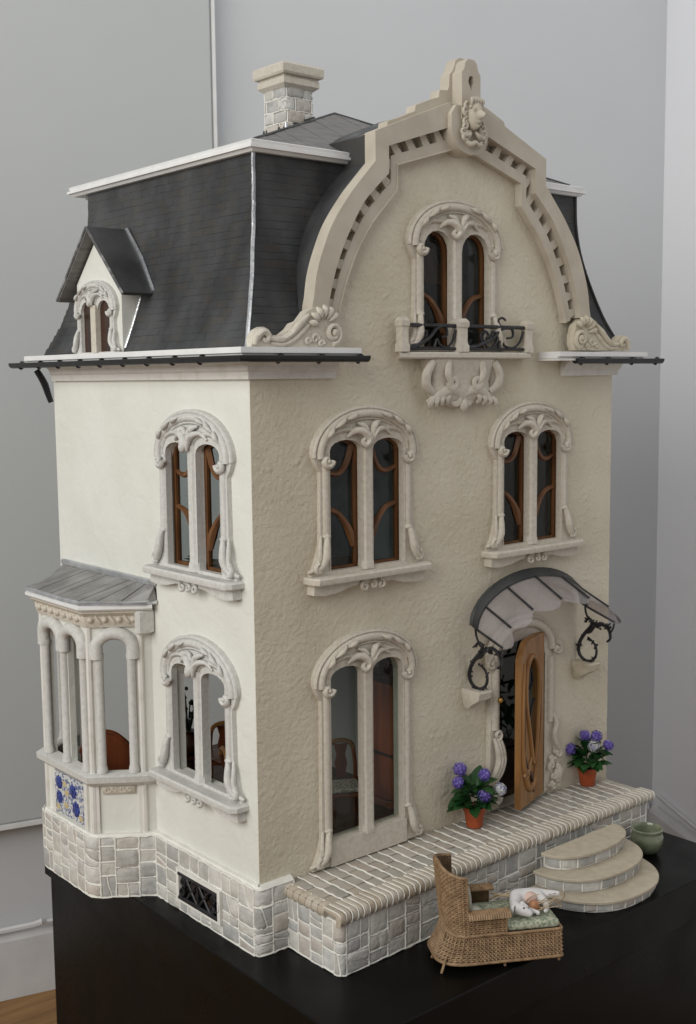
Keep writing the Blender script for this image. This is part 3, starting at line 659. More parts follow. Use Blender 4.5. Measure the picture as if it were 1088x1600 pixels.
def curls(b):
    rg = random.Random(5)
    for sg in (-1, 1):
        for k in range(7):
            z = 1.452-.0085*k; r = .0042+rg.uniform(0, .001)
            x = sg*(.0155+.002*math.sin(k*1.7)+.0012*k)
            b.tube(spiral(CX+x, z, r*1.6, 1.1, rg.uniform(0, 6), sg, -.041-rg.uniform(0, .003), 9), [.0032, .0022], 6)
        for k in range(5):
            b.tube(catmull([(CX+sg*(.006+.003*k), -.040, 1.412), (CX+sg*(.010+.003*k), -.044, 1.404-.001*k), (CX+sg*(.016+.0035*k), -.042, 1.398+.003*k)], 3), [.002, .0035, .002], 6)
    for k in range(5):
        b.tube(catmull([(CX+(k-2)*.006, -.050, 1.453), (CX+(k-2)*.0065, -.052, 1.460), (CX+(k-2)*.0055, -.048, 1.4665-abs(k-2)*.001)], 3), [.003, .0035, .0015], 6)
    b.tube(arc(CX, 1.444, .0165, .010, 170, 10, -.050, 12), .0022, 6)
    b.tube(catmull([(CX-.024, -.040, 1.398), (CX-.010, -.046, 1.388), (CX, -.047, 1.392), (CX+.010, -.046, 1.388), (CX+.024, -.040, 1.398)], 4), [.002, .005, .004, .005, .002], 6)
part(md, 'mask_hair', 'coping', curls, 80)
# corner rocaille ornaments on the eaves
def rocaille(b, sg, flip=False):
    m = lambda x: (x if sg < 0 else W-x)
    P = [(-.017, 1.0465), (-.012, 1.064), (-.005, 1.072), (.006, 1.077), (.016, 1.073), (.022, 1.065), (.040, 1.064), (.056, 1.074), (.064, 1.083), (.076, 1.087), (.090, 1.102), (.106, 1.109), (.130, 1.107), (.149, 1.094), (.156, 1.075), (.156, 1.058), (.150, 1.0465)]
    pl = [(m(x), z) for x, z in P]
    b.plate(pl, [], -.012, -.029)
    def tb(pts, r, lift=0): b.tube(catmull([(m(x), -.029-lift, z) for x, z in pts], 4), r, 6, fn=(0, 1, 0))
    tb([(-.012, 1.050), (-.008, 1.062), (.004, 1.070), (.014, 1.064), (.010, 1.056), (.003, 1.059)], [.003, .006, .006, .005, .004, .003], .002)
    tb([(.018, 1.060), (.040, 1.059), (.058, 1.068), (.074, 1.082), (.092, 1.096)], [.003, .0055, .006, .0065, .003], .001)
    tb([(.020, 1.053), (.042, 1.051), (.062, 1.058), (.080, 1.071), (.096, 1.083)], [.002, .0045, .005, .005, .002], .0)
    for k in range(6):
        a = math.radians(170-26*k); c = (.124, 1.080)
        b.tube([(m(c[0]+r_*math.cos(a)), -.029-l_, c[1]+r_*math.sin(a)) for r_, l_ in ((.012, .0), (.020, .004), (.027, .004), (.032, .0))], [.002, .005, .0055, .002], 6, fn=(0, 1, 0))
    sp = [(m(p[0]), -.031-.004*i/18, p[2]) for i, p in enumerate(spiral(.139, 1.069, .0165, 1.6, -PI/2, 1, 0, 18))]
    b.tube(sp, [.005, .0045, .003], 6, fn=(0, 1, 0)); b.ball((m(.139), -.035, 1.069), .0045, 7, 5)
    for cx_, cz_, r_ in ((.104, 1.060, .008), (.090, 1.056, .006), (.116, 1.053, .006)):
        b.tube([(m(p[0]), p[1], p[2]) for p in spiral(cx_, cz_, r_, 1.2, 0, 1, -.030, 12)], [.0038, .002], 6, fn=(0, 1, 0))
part(H, 'rocaille', 'plaster', lambda b: rocaille(b, -1), 60)
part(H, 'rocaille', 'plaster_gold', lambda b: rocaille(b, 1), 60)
# dark curved cheek roof behind the gable
gi = [(h-.003, z-(.003 if z > 1.36 else .0)) for h, z in GO if z > 1.07]
part(H, 'gable_roof', 'slate', lambda b: b.loft([[(CX-h, y, z) for h, z in gi]+[(CX+h, y, z) for h, z in reversed(gi)] for y in (.0002, .16)], closed=False, cap=False), 40)

# ---- dormer on the left slope
DC, DF = .434, -.014
dm = part(H, 'dormer', 'stucco_smooth', lambda b: b.loft([[(x, DC-.080, 1.047), (x, DC+.080, 1.047), (x, DC+.080, 1.172), (x, DC, 1.250), (x, DC-.080, 1.172)] for x in (DF, .055)]), 0)
for sg in (-1, 1):
    def rf(b):
        a = (DC, 1.268); e = (DC+sg*.120, 1.147); t = Vector((e[0]-a[0], e[1]-a[1])).normalized(); n = Vector((-t.y, t.x))*sg
        n = n if n.y > 0 else -n
        pts = [(a[0], a[1]), e, (e[0]-n.x*.006, e[1]-n.y*.006), (a[0], a[1]-.009)]
        b.loft([[(x, y, z) for y, z in pts] for x in (-.034, .062)])
    q = part(dm, 'dormer_roof', 'roof_board' if sg > 0 else 'slate', rf, 0)
    part(q, 'roof_edge', 'slate_edge', lambda b: b.tube([(-.0345, DC, 1.266), (-.0345, DC+sg*.120, 1.145)], .0028, 5))
part(dm, 'valley_flashing', 'lead', lambda b: b.tube([(.046, DC-.001, 1.268), (.040, DC-.06, 1.212), (.026, DC-.121, 1.150)], [.004, .005, .004], 6))
part(dm, 'side_flashing', 'lead', lambda b: b.tube([(.024, DC-.081, 1.142), (.006, DC-.082, 1.095), (-.010, DC-.082, 1.055)], .0024, 6))
def dtf(s, d, z): return (DF-.0005-d*.75, DC+.004-s*.66, 1.047+z*.66)
ds = surround(dm, dtf, .004, .140, .0, 'T'); ds = ds.build('dormer_window', 'plaster_grey', dm, 35)
part(ds, 'window_ornament', 'plaster_grey', lambda b: relief(b, .004, .140, .0, 'T'), 60, dtf)
part(ds, 'mullion', 'plaster', lambda b: b.box(-.014, .014, -.02, .014, .002, .128), 0, dtf)
for sg in (-1, 1):
    part(ds, 'dark_pane', 'dark_wood', lambda b: b.box(min(sg*.0155, sg*.0755), max(sg*.0155, sg*.0755), .0006, .0016, .004, .138), 0, dtf)

# ---- bay window on the left wall
BP = [(0, .312), (-.020, .318), (-.092, .370), (-.092, .550), (-.020, .602), (0, .608)]
bay = part(H, 'bay_window', 'stucco_smooth', lambda b: b.mould(BP[:2], [(-.012, .19), (0, .19), (0, .603), (-.012, .603)]), 0)
part(bay, 'bay_return', 'stucco_smooth', lambda b: b.mould(BP[4:], [(-.012, .19), (0, .19), (0, .603), (-.012, .603)]), 0)
def bface(i, holes, full):
    p, q = Vector(BP[i]), Vector(BP[i+1]); U = (p-q).normalized(); L = (p-q).length; N = Vector((U.y, -U.x)); N = N if N.dot((p+q)/2-Vector((.1, .46))) > 0 else -N
    tf = frame((q.x, q.y, 0), (U.x, U.y), (N.x, N.y)); S_ = (lambda s: s) if not full else (lambda s: L-s)
    f_ = part(bay, 'bay_wall', 'stucco_smooth', lambda b: b.plate([(.0005, .19), (L-.0005, .19), (L-.0005, .603), (.0005, .603)], [arched(a, c, .309, .552, .020) for a, c in holes], -.012, 0), 20, tf)
    cols = set()
    for a, c in holes:
        m_ = (a+c)/2; r_ = (c-a)/2+.006
        part(f_, 'arch_hood', 'plaster_grey', lambda b: b.tube([(m_-r_, .004, .516)]+arc(m_, .535, r_, .026, 180, 0, .004, 14)+[(m_+r_, .004, .516)], [.0115]*3, 10, fn=(0, 1, 0)), 60, tf)
        cols.add(round(a-.003, 3)); cols.add(round(c+.003, 3))
    cs = sorted(cols); mg = []
    for c in cs:
        if mg and c-mg[-1][-1] < .04: mg[-1].append(c)
        else: mg.append([c])
    for g_ in mg:
        c = sum(g_)/len(g_); wd = .0078 if len(g_) == 1 else .0085
        part(f_, 'column', 'plaster_grey', lambda b: b.lathe((c, .002, 0), [(wd*1.25, .3095), (wd*1.25, .316), (wd, .324), (wd, .512), (wd*1.2, .518), (wd*1.2, .524)], 10), 50, tf)
    return f_, tf, L
hl = [(.020, .080), (.100, .160)]
f_, tfL, L_ = bface(2, hl, False)
f2, tfA, LA = bface(1, [(.0195, .0705)], False)
bface(3, [(.0195, .0705)], False)
part(bay, 'bay_sill', 'plaster_grey', lambda b: b.mould(BP, [(-.012, .286), (.010, .288), (.017, .295), (.018, .306), (.013, .3088), (-.012, .3088)]), 30)
part(bay, 'bay_frieze', 'plaster', lambda b: b.mould(BP, [(.0005, .570), (.006, .572), (.009, .580), (.0095, .592), (.017, .599), (.017, .6030), (.0005, .6030)]), 30)
fp = Path(BP, .001); u = .03
while u < fp.len-.02:
    c = fp.at(u, .0095); c2 = fp.at(u+.012, .0095); t = (c2-c)
    def ros(b):
        b.ball((c.x, c.y, .586), (.006, .006, .006), 7, 5)
        b.tube([(c.x+t.x*.55, c.y+t.y*.55, .579), (c.x+t.x*1.0, c.y+t.y*1.0, .586), (c.x+t.x*1.35, c.y+t.y*1.35, .594)], [.002, .004, .002], 6)
    part(bay, 'frieze_rosette', 'plaster', ros, 60); u += .0245
part(bay, 'frieze_bracket', 'plaster_grey', lambda b: b.bbox(-.034, -.001, .296, .312, .560, .602, .003), 25)
part(bay, 'eaves_board', 'white_paint', lambda b: b.mould([(0, .306)]+BP[1:5]+[(0, .614)], [(-.03, .6035), (.021, .6035), (.025, .607), (.025, .612), (.021, .6145), (-.03, .6145)]), 30)
for i in (1, 2, 3, 4):
    part(bay, 'corner_strip', 'old_white', lambda b: b.tube([(*(Vector(BP[i])*1.0), .198), (*(Vector(BP[i])), .572)], .0058, 8))
    x_, y_ = BP[i]
# roof planks of the bay
EV = [(-.001, .288), (-.026, .292), (-.112, .358), (-.112, .562), (-.026, .628), (-.001, .632)]
def xe(y):
    for (x0, y0), (x1, y1) in zip(EV, EV[1:]):
        if y0 <= y <= y1: return x0+(x1-x0)*(y-y0)/(y1-y0)
    return -.001
ys = [.290+.34*i/13 for i in range(14)]
br = part(bay, 'bay_roof', 'zinc', lambda b: b.loft([[(x, y, .6150) for x, y in EV], [(-.001, .290+(y-.288)*.985, .640) for x, y in EV]]), 0)
for y0, y1 in zip(ys, ys[1:]):
    def pk(b):
        up = .0035+rnd.uniform(0, .0012); yy = [y0+.001]+[q for q in (.358, .562) if y0 < q < y1]+[y1-.001]
        lo = [(xe(y), y, .6155) for y in yy]; hi = [(-.003, y, .6425) for y in yy]; ring = lo+list(reversed(hi))
        b.loft([[(x, y, z) for x, y, z in ring], [(x, y, z+up) for x, y, z in ring]])
    part(br, 'roof_plank', 'zinc', pk, 0)
part(br, 'lead_edge', 'lead', lambda b: b.tube([(x-.001, y+rnd.uniform(-.001, .001), .6168+rnd.uniform(-.001, .001)) for x, y in [EV[0], EV[1], (-.05, .310), (-.075, .330), EV[2], (-.112, .42), (-.112, .50), EV[3], EV[4]]], .0045, 6))
part(br, 'wall_flashing', 'lead', lambda b: b.bbox(-.008, -.0005, .288, .634, .6435, .6545, .002), 20)
part(bay, 'bay_floor', 'floor_board', lambda b: b.loft([[(x*.85, .46+(y-.46)*.95, z) for x, y in BP] for z in (.196, .204)]), 0)
part(bay, 'sill_braid', 'plaster', lambda b: [b.tube(spiral(.025+.013*k, .279, .0065, 1.1, 0, 1 if k % 2 else -1, .003, 10), .0028, 6) for k in range(4)]+[b.bbox(.016, .074, 0, .004, .270, .2865, .001)], 60, tfA)
# mosaic tile panel
def tpan(): return part(bay, 'tile_panel', 'tile_white', lambda b: b.bbox(.040, .150, .001, .006, .203, .281, .001), 20, tfL)
tp_ = tpan()
for cs_, cz_, r_ in ((.058, .262, .013), (.112, .258, .0135), (.058, .234, .0125), (.122, .227, .0145)):
    def flw(b):
        for k in range(7):
            a = 2*PI*k/7; b.ball((cs_+r_*.62*math.cos(a), .0062, cz_+r_*.62*math.sin(a)), (r_*.42, .0016, r_*.42), 8, 4)
        b.ball((cs_, .0072, cz_), (r_*.42, .0014, r_*.42), 8, 4)
    part(tp_, 'tile_flower', 'tile_blue', flw, 60, tfL)
rg = random.Random(11)
for k in range(5):
    s0, z0 = rg.choice([(.080, .262), (.084, .222), (.140, .212), (.052, .212), (.088, .246)][k:k+1])
    part(tp_, 'tile_fleck', 'tile_yellow', lambda b: [b.box(s0+i*.005-.0074, s0+i*.005-.0032, .0056, .0068, z0+j*.005-.0024, z0+j*.005+.0018) for i in range(3) for j in range(2)], 0, tfL)
part(bay, 'tile_frame', 'old_white', lambda b: [b.box(.027, .039, 0, .005, .199, .286), b.box(.1505, .163, 0, .005, .199, .286)], 0, tfL)
for s0, s1 in ((.003, .010), (.079, .086)): part(f2, 'panel_strip', 'old_white', lambda b: b.box(s0, s1, .0005, .004, .199, .2865), 0, tfA)

# ---- stone plinth
PP = [(.060, -.012), (-.012, -.012), (-.012, .300), (-.030, .308), (-.104, .363), (-.104, .557), (-.028, .613), (-.005, .622)]
pp = Path(PP, .013)
pl = part(H, 'plinth', 'mortar', lambda b: b.mould(pp.pts(), [(-.020, GZ), (0, GZ), (0, .192), (-.005, .198), (-.020, .199)]), 40)
def u_of(y):
    u = 0
    while pp.at(u)[1] < y or pp.at(u)[0] > .0: u += .002
    return u
ua, ub = u_of(.088), u_of(.218); mpw = lambda q, v, h: (*pp.at(q, h), v); rg = random.Random(21)
cl = cells(.002, ua, .0845, .1945, .044, .034, rg, .32)+cells(ub, pp.len-.002, .0845, .1945, .044, .034, rg, .32)+cells(ua, ub, .0845, .106, .040, .034, rg, .3)+cells(ua, ub, .163, .1945, .036, .034, rg, .3)
masonry(pl, cl, mpw, rg)
part(H, 'right_plinth', 'mortar', lambda b: b.box(W-.02, W+.004, .0225, D, GZ, .1895), 0)
vn = part(H, 'vent_grille', 'mortar', lambda b: b.plate([(.086, .1045), (.220, .1045), (.220, .1635), (.086, .1635)], [[(.094, .110), (.212, .110), (.212, .157), (.094, .157)]], -.0200, -.0125), 0, tf=lambda a, d, z: (d, a, z))
part(vn, 'vent_backing', 'eye_black', lambda b: b.box(-.0135, -.0125, .093, .213, .109, .158), 0)
for z in (.112, .155): part(vn, 'grille_bar', 'black_iron', lambda b: b.tube([(-.0185, .094, z), (-.0185, .212, z)], .0038, 6))
def gscroll(b):
    for c in (.108, .200):
        for sg in (-1, 1):
            b.tube([(-.0185, c+p[0]*1, .1335+sg*.010+p[2]) for p in spiral(0, 0, .0095, 1.3, PI/2*sg, 1, 0, 14)], [.0026, .0018], 6)
    for a, c in ((.118, .152), (.152, .118), (.156, .190), (.190, .156)):
        b.tube([(-.0185, a, .114), (-.0188, (a+c)/2, .1335), (-.0185, c, .153)], .0022, 6)
    b.tube([(-.0185, .154, .114), (-.0185, .154, .153)], .0026, 6)
    b.tube([(-.0185, .100+p[0], .1335+p[2]) for p in spiral(0, 0, .012, 1, 0, 1, 0, 14, r1=.9)], .0018, 6)
part(vn, 'grille_scrollwork', 'black_iron', gscroll, 60)
# ---- front door, surround, canopy
dtf_ = FRONT(0)
def dsur(b):
    o = [(.520, .192), (.519, .230), (.524, .30), (.526, .470)]+xz(arc(.613, .475, .092, .072, 180, 0, 0, 18))+[(.703, .470), (.704, .30), (.722, .245), (.730, .192)]
    b.plate(o, [arched(DX0+.001, DX1-.001, .1925, .506, .04)], -.001, .011)
dr = part(H, 'door_surround', 'plaster', dsur, 30, dtf_)
def dorn(b):
    f = .011
    b.tube(arc(.613, .478, .082, .058, 182, -2, f, 24), [.009]*3, 8, fn=(0, 1, 0))
    b.tube(arc(.613, .478, .096, .070, 180, 0, f-.002, 24), .005, 6, fn=(0, 1, 0))
    for sg in (-1, 1):
        b.tube(spiral(.613+sg*.093, .474, .013, 1.2, PI/2, -sg, f+.006, 14), [.0055, .003], 6, fn=(0, 1, 0)); b.ball((.613+sg*.093, f+.008, .474), .0045, 6, 4)
    # left foot: fluted S leaf
    b.tube([(.5365, f-.001, .345), (.5365, f-.001, .462)], .0085, 8, fn=(0, 1, 0))
    for k, dx in enumerate((-.007, 0, .007)):
        b.tube(catmull([(.538+dx, f+.003, .330), (.541+dx, f+.009, .310), (.543+dx*1.1, f+.010, .285), (.536+dx*1.3, f+.008, .262), (.524+dx*1.4, f+.005, .245)], 4), [.003, .0055, .006, .005, .003], 6, fn=(0, 1, 0))
    b.tube(spiral(.540, .335, .010, 1.2, -PI/2, 1, f+.005, 12), [.0045, .003], 6, fn=(0, 1, 0))
    b.tube(spiral(.536, .214, .013, 1.2, 0, -1, f+.004, 12), [.006, .003], 6, fn=(0, 1, 0))
    # right pilaster and rocaille foot
    b.tube([(.692, f-.002, .33), (.692, f-.002, .460)], .0085, 8, fn=(0, 1, 0))
    b.tube(catmull([(.700, f+.002, .345), (.706, f+.006, .325), (.697, f+.008, .305), (.703, f+.008, .285), (.716, f+.006, .270)], 4), [.003, .0055, .005, .0055, .003], 6, fn=(0, 1, 0))
    rg = random.Random(4)
    for k in range(11):
        x, z = .702+rg.uniform(-.010, .020), .198+.0072*k
        b.tube(spiral(x, z, rg.uniform(.006, .011), 1.2, rg.uniform(0, 6), rg.choice((-1, 1)), f+.004, 12), [.005, .0025], 6, fn=(0, 1, 0))
    b.ball((.715, f+.004, .222), (.012, .007, .016), 8, 6)
part(dr, 'rocaille_relief', 'plaster', dorn, 60, dtf_)
part(dr, 'bell_knob', 'brass', lambda b: b.ball((.541, .020, .402), .0058, 10, 8), 60, dtf_)
HG = Vector((.662, -.006)); HD = Vector((-.946, -.324)).normalized(); HN = Vector((.324, -.946)).normalized()
def doortf(s, d, z): return (HG.x+HD.x*s+HN.x*d, HG.y+HD.y*s+HN.y*d, z)
tear = catmull([(.050, .270), (.040, .300), (.032, .350), (.028, .400), (.032, .445), (.046, .472), (.066, .478), (.084, .462), (.092, .425), (.088, .385), (.076, .345), (.064, .305), (.057, .275), (.050, .270)], 4)[:-1]
def dplate(b): b.plate([(0, .1955), (.112, .1955), (.112, .478), (.106, .489), (.090, .506), (.080, .511), (.03, .513), (0, .512)], [tear], 0, .0125)
door = part(H, 'front_door', 'honey_wood', dplate, 25, doortf)
part(door, 'door_moulding', 'honey_wood', lambda b: b.tube([(s, .0135, z) for s, z in tear], .0048, 8, closed=True, fn=(0, 1, 0)), 60, doortf)
part(door, 'door_carving', 'honey_wood', lambda b: (b.tube(catmull([(.060, .0135, .285), (.085, .014, .262), (.100, .0135, .275), (.105, .0135, .330), (.103, .0135, .420), (.097, .0135, .470)], 5), [.002, .006, .0055, .004, .0035, .002], 8), b.tube(catmull([(.098, .0135, .262), (.086, .014, .240), (.070, .014, .224), (.052, .014, .236), (.040, .0135, .262), (.022, .0135, .330), (.018, .0135, .42)], 5), [.003, .0055, .006, .006, .005, .004, .002], 8), b.tube(spiral(.088, .256, .011, 1.2, 0, 1, .014, 12), [.005, .003], 6)), 60, doortf)
part(door, 'door_inlay', 'dark_wood', lambda b: (b.tube(catmull([(.096, .0128, .300), (.085, .0132, .268), (.068, .0132, .252), (.056, .0130, .232), (.050, .0128, .212)], 5), [.002, .0045, .0050, .0040, .0015], 8), b.tube(catmull([(.094, .0130, .45), (.099, .0132, .40), (.098, .0132, .34), (.092, .0128, .30)], 5), [.0012, .0030, .0030, .0012], 6), b.tube(catmull([(.026, .0130, .45), (.020, .0132, .37), (.028, .0132, .30), (.040, .0128, .268)], 5), [.0012, .0032, .0030, .0012], 6)), 60, doortf)
part(door, 'door_grille', 'black_iron', lambda b: (b.tube(catmull([(.054, .006, .272), (.056, .006, .330), (.070, .006, .380), (.066, .006, .430), (.050, .006, .450), (.044, .006, .425), (.054, .006, .412)], 5), .0026, 6), b.tube(catmull([(.060, .006, .345), (.048, .006, .372), (.034, .006, .390)], 4), .0022, 6), b.tube(catmull([(.070, .006, .38), (.082, .006, .41), (.080, .006, .45), (.068, .006, .474)], 4), .0022, 6)), 60, doortf)
part(door, 'door_glass', 'window_glass', lambda b: b.plate(tear, [], .0052, .0060), 0, doortf)
# canopy
CC = .629
def cpt(t, k, lift=0, scal=0):      # t across 0..6, k out 0..1
    a = math.radians(180-30*t)
    zb_ = .549+.083*math.sin(a); zf = .522+.067*math.sin(a)
    x = CC+(.155+.004*k)*math.cos(a); y = -.012-(.078+scal)*k
    return (x+lift*math.cos(a)*.5, y, zb_+(zf-zb_)*k+lift-scal*.35*k)
can = part(dr, 'canopy', 'slate', lambda b: b.loft([[cpt(t*.25, k, l) for k, l in ((0, .0005), (0, .006), (.20, .0045), (.20, .0005))] for t in range(25)]), 40)
for p in range(6):
    def pan_(b):
        g = [[cpt(p+i/6, .18+.82*k/3, 0, .020*math.sin(PI*i/6)*(k/3)**2) for i in range(7)] for k in range(4)]
        ra = [q for q in g[0]]; b.loft([[*row]+[(x, y, z-.0012) for x, y, z in reversed(row)] for row in g])
    part(can, 'glass_panel', 'acetate', pan_, 60)
for p in range(7):
    part(can, 'canopy_rib', 'black_iron', lambda b: b.tube([cpt(p, .16, .002), cpt(p, 1.0, .0025)], .0024, 6))
part(can, 'wall_arch', 'slate', lambda b: b.tube([cpt(t*.25, .0, .003) for t in range(25)], .0045, 6))
for cx_, sg in ((.474, -1), (.786, 1)):
    def br_(b):
        q = lambda y, z: (cx_, y, z)
        ring = [q(-.027+.0225*math.cos(a), .460+.0225*math.sin(a)) for a in [math.radians(95+290*i/18) for i in range(19)]]
        b.tube(ring, [.0020, .0032, .0034], 6)
        up = catmull([q(-.0045, .456), q(-.008, .474), q(-.020, .492), q(-.034, .508), q(-.037, .519), q(-.028, .523), q(-.020, .515)], 5)
        b.tube(up, [.0034, .0038, .0030, .0024], 6)
        b.tube(catmull([q(-.022, .494), q(-.034, .498), q(-.046, .512), q(-.062, .518), q(-.078, .508), q(-.082, .492), q(-.074, .484)], 5), [.0030, .0034, .0034, .0022], 6)
        b.tube(catmull([q(-.080, .500), q(-.088, .512), q(-.090, .522)], 3), .0020, 5)
        b.tube(catmull([q(-.030, .520), q(-.022, .535), q(-.020, .552)], 3), .0022, 5)
        rg = random.Random(int(cx_*1000))
        for i in range(90):
            pp_ = rg.choice(ring+up) if i < 60 else q(-.04-rg.random()*.042, .512+rg.uniform(-.004, .006))
            e = (pp_[0]+rg.uniform(-.005, .005), pp_[1]+rg.uniform(-.006, .006), pp_[2]+rg.uniform(-.006, .006))
            b.tube([pp_, e], [.0026, .0012], 5)
    bk_ = part(dr, 'scroll_bracket', 'black_iron', br_, 60)
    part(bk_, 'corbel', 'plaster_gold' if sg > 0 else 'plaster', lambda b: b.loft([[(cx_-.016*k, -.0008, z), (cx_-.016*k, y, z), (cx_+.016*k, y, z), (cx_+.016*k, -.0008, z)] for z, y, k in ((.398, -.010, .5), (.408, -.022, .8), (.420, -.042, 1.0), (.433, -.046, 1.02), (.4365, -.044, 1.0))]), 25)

# ---- balcony
BC = .4390
bring = [(.305, -.0005), (.290, -.022), (.36, -.030), (.435, -.034), (.53, -.031), (.613, -.025), (.624, -.0005)]
bal = part(H, 'balcony', 'plaster', lambda b: b.loft([[(x, min(-.0005, y+e), z) for x, y in bring] for z, e in ((1.0300, .003), (1.0325, 0), (1.0390, 0), (1.0415, .003))]), 30)
for x, y, r in ((.301, -.0165, .0080), (.4325, -.0220, .0100), (.6115, -.0165, .0080)):
    part(bal, 'balcony_post', 'plaster', lambda b: b.loft([[(x+sx*h*r, y+sy*h*r, z) for sx, sy in ((-1, -1), (1, -1), (1, 1), (-1, 1))] for z, h in ((1.0418, 1.12), (1.052, 1.12), (1.058, .90), (1.082, .90), (1.085, 1.12), (1.093, 1.15), (1.099, .75))]), 25)
def rail(x0, x1, y0, y1, seed):
    T = lambda t, z: (x0+(x1-x0)*t, y0+(y1-y0)*t, z)
    r = part(bal, 'railing', 'black_iron', lambda b: b.tube([T(0, 1.0865), T(1, 1.0865)], .0034, 6))
    part(r, 'lower_rail', 'black_iron', lambda b: b.tube([T(0, 1.0475), T(1, 1.0475)], .0026, 6))
    def sc(b):
        b.tube(catmull([T(.04, 1.0485), T(.22, 1.0535), T(.45, 1.066), T(.62, 1.083), T(.78, 1.084), T(.80, 1.070), T(.70, 1.067)], 5), [.0045, .0040, .0032, .0026, .002], 6)
        b.tube(catmull([T(.98, 1.080), T(.92, 1.060), T(.80, 1.050), T(.66, 1.054), T(.60, 1.064), T(.55, 1.050)], 5), .0024, 6)
        b.tube(catmull([T(.30, 1.056), T(.26, 1.072), T(.34, 1.079), T(.40, 1.072), T(.36, 1.066)], 5), .0022, 6)
        if seed:
            b.tube(catmull([T(.50, 1.052), T(.60, 1.080), T(.56, 1.097), T(.62, 1.103), T(.68, 1.099)], 5), .0022, 6)
            b.tube(catmull([T(.42, 1.066), T(.36, 1.078), T(.30, 1.066), T(.42, 1.048), T(.54, 1.066), T(.48, 1.078), T(.42, 1.066)], 5), .0024, 6)
    part(r, 'rail_scrollwork', 'black_iron', sc, 60)
rail(.309, .4235, -.0175, -.0215, 0); rail(.4415, .6035, -.0215, -.0175, 1)
part(bal, 'balcony_corbel', 'plaster', lambda b: b.loft([[(BC+.004+w_*math.copysign(abs(math.cos(a))**.45, math.cos(a)), -y_*abs(math.sin(a))**.45-.0005, z) for a in [PI*k/16 for k in range(17)]] for z, w_, y_ in ((.946, .022, .008), (.956, .050, .014), (.966, .070, .020), (.976, .074, .022), (.990, .072, .020), (1.008, .078, .022), (1.022, .086, .026), (1.0295, .090, .028))]), 50)
def cscr(b):
    for sg in (-1, 1):
        b.tube(catmull([(BC+sg*.075, .036, 1.026), (BC+sg*.090, .034, 1.005), (BC+sg*.088, .030, .985), (BC+sg*.070, .026, .972)], 4), [.007, .010, .010, .006], 8, fn=(0, 1, 0))
        b.tube(catmull([(BC+sg*.040, .040, 1.026), (BC+sg*.044, .042, 1.005), (BC+sg*.036, .040, .990)], 4), [.007, .008, .006], 8, fn=(0, 1, 0))
        b.tube(spiral(BC+sg*.030, .990, .012, 1.3, 0 if sg > 0 else PI, -sg, .040, 14), [.0065, .0035], 6, fn=(0, 1, 0))
        b.tube(catmull([(BC+sg*.004, .024, .968), (BC+sg*.030, .032, .978), (BC+sg*.058, .028, .968), (BC+sg*.082, .020, .955)], 4), [.008, .011, .009, .005], 8, fn=(0, 1, 0))
        for k in range(4):
            b.tube(catmull([(BC+sg*(.030+.014*k), .032, .972-.003*k), (BC+sg*(.040+.014*k), .034, .962-.003*k), (BC+sg*(.036+.014*k), .028, .953-.002*k)], 3), [.003, .006, .003], 6, fn=(0, 1, 0))
        b.tube(catmull([(BC+sg*.002, .026, .962), (BC+sg*.014, .026, .952), (BC+sg*.028, .022, .957)], 3), [.006, .006, .003], 6, fn=(0, 1, 0))
    b.ball((BC+.004, .026, .950), (.010, .010, .012), 8, 6)
part(bal, 'corbel_scrollwork', 'plaster', cscr, 60, lambda s_, d, z: (s_+.004, -d*.62, z))

# ================================================================== TERRACE AND STEPS
def terr(x, y, z):
    f = max(0, (x-.035)/.837); return (x, y*(1-.17*f), GZ+(z-GZ)*(1-.13*f*f) if z > GZ else z)
T = thing('terrace', (.45, -.08, GZ), 'raised terrace with brick paving and stone sides along the front of the dollhouse', 'terrace')
TP = [(.862, -.0006), (.862, -.146), (.046, -.146), (.046, -.0125)]; tpth = Path(TP, .010)
part(T, 'terrace_core', 'mortar', lambda b: b.loft([[terr(x, y, z) for x, y in tpth.pts()] for z in (GZ+.0005, .176)]), 30)
part(T, 'paving_bed', 'joint_dark', lambda b: b.loft([[terr(x, y, z) for x, y in ((.0615, -.0005), (.868, -.0005), (.868, -.152), (.040, -.152), (.040, -.0125), (.0615, -.0125))] for z in (.1765, .1875)]), 0)
rg = random.Random(9)
masonry(T, cells(.002, tpth.len-.002, GZ+.002, .170, .046, .033, rg, .32), lambda q, v, h: terr(*tpth.at(q, h), v), rg, step=.014)
nc = 34
for i in range(nc):
    x0 = .052+(.866-.052)*i/nc; x1 = .052+(.866-.052)*(i+1)/nc
    y = -.001-(.018 if i % 2 else 0)+rg.uniform(-.004, .004); cuts = [-.001 if x0 > .062 else -.0125]
    while y > -.095:
        y -= rg.uniform(.034, .046); cuts.append(max(y, -.114))
    if cuts[-1] > -.114: cuts.append(-.114)
    part(T, 'mortar_ridge', 'mortar', lambda b: b.tube([terr(x0+rg.uniform(-.0012, .0012), -.001-.1145*q/14-(.012 if x0 < .06 and q == 0 else 0), .1893+rg.uniform(-.0006, .0008)) for q in range(15)], [.0012*rg.uniform(.7, 1.5) for _ in range(15)], 6))
    for a, c in zip(cuts, cuts[1:]):
        if a-c < .006: continue
        w1, w2 = rg.uniform(-.0012, .0012), rg.uniform(-.0012, .0012)
        stone(T, 'paver', 'paver', [(x0+w1, c), (x1+w1, c), (x1+w2, a), (x0+w2, a)], lambda q, v, h: terr(q, v, .1875+h), rg=rg, g=.0011, h=.0016, rr=.0018)
nn = 68
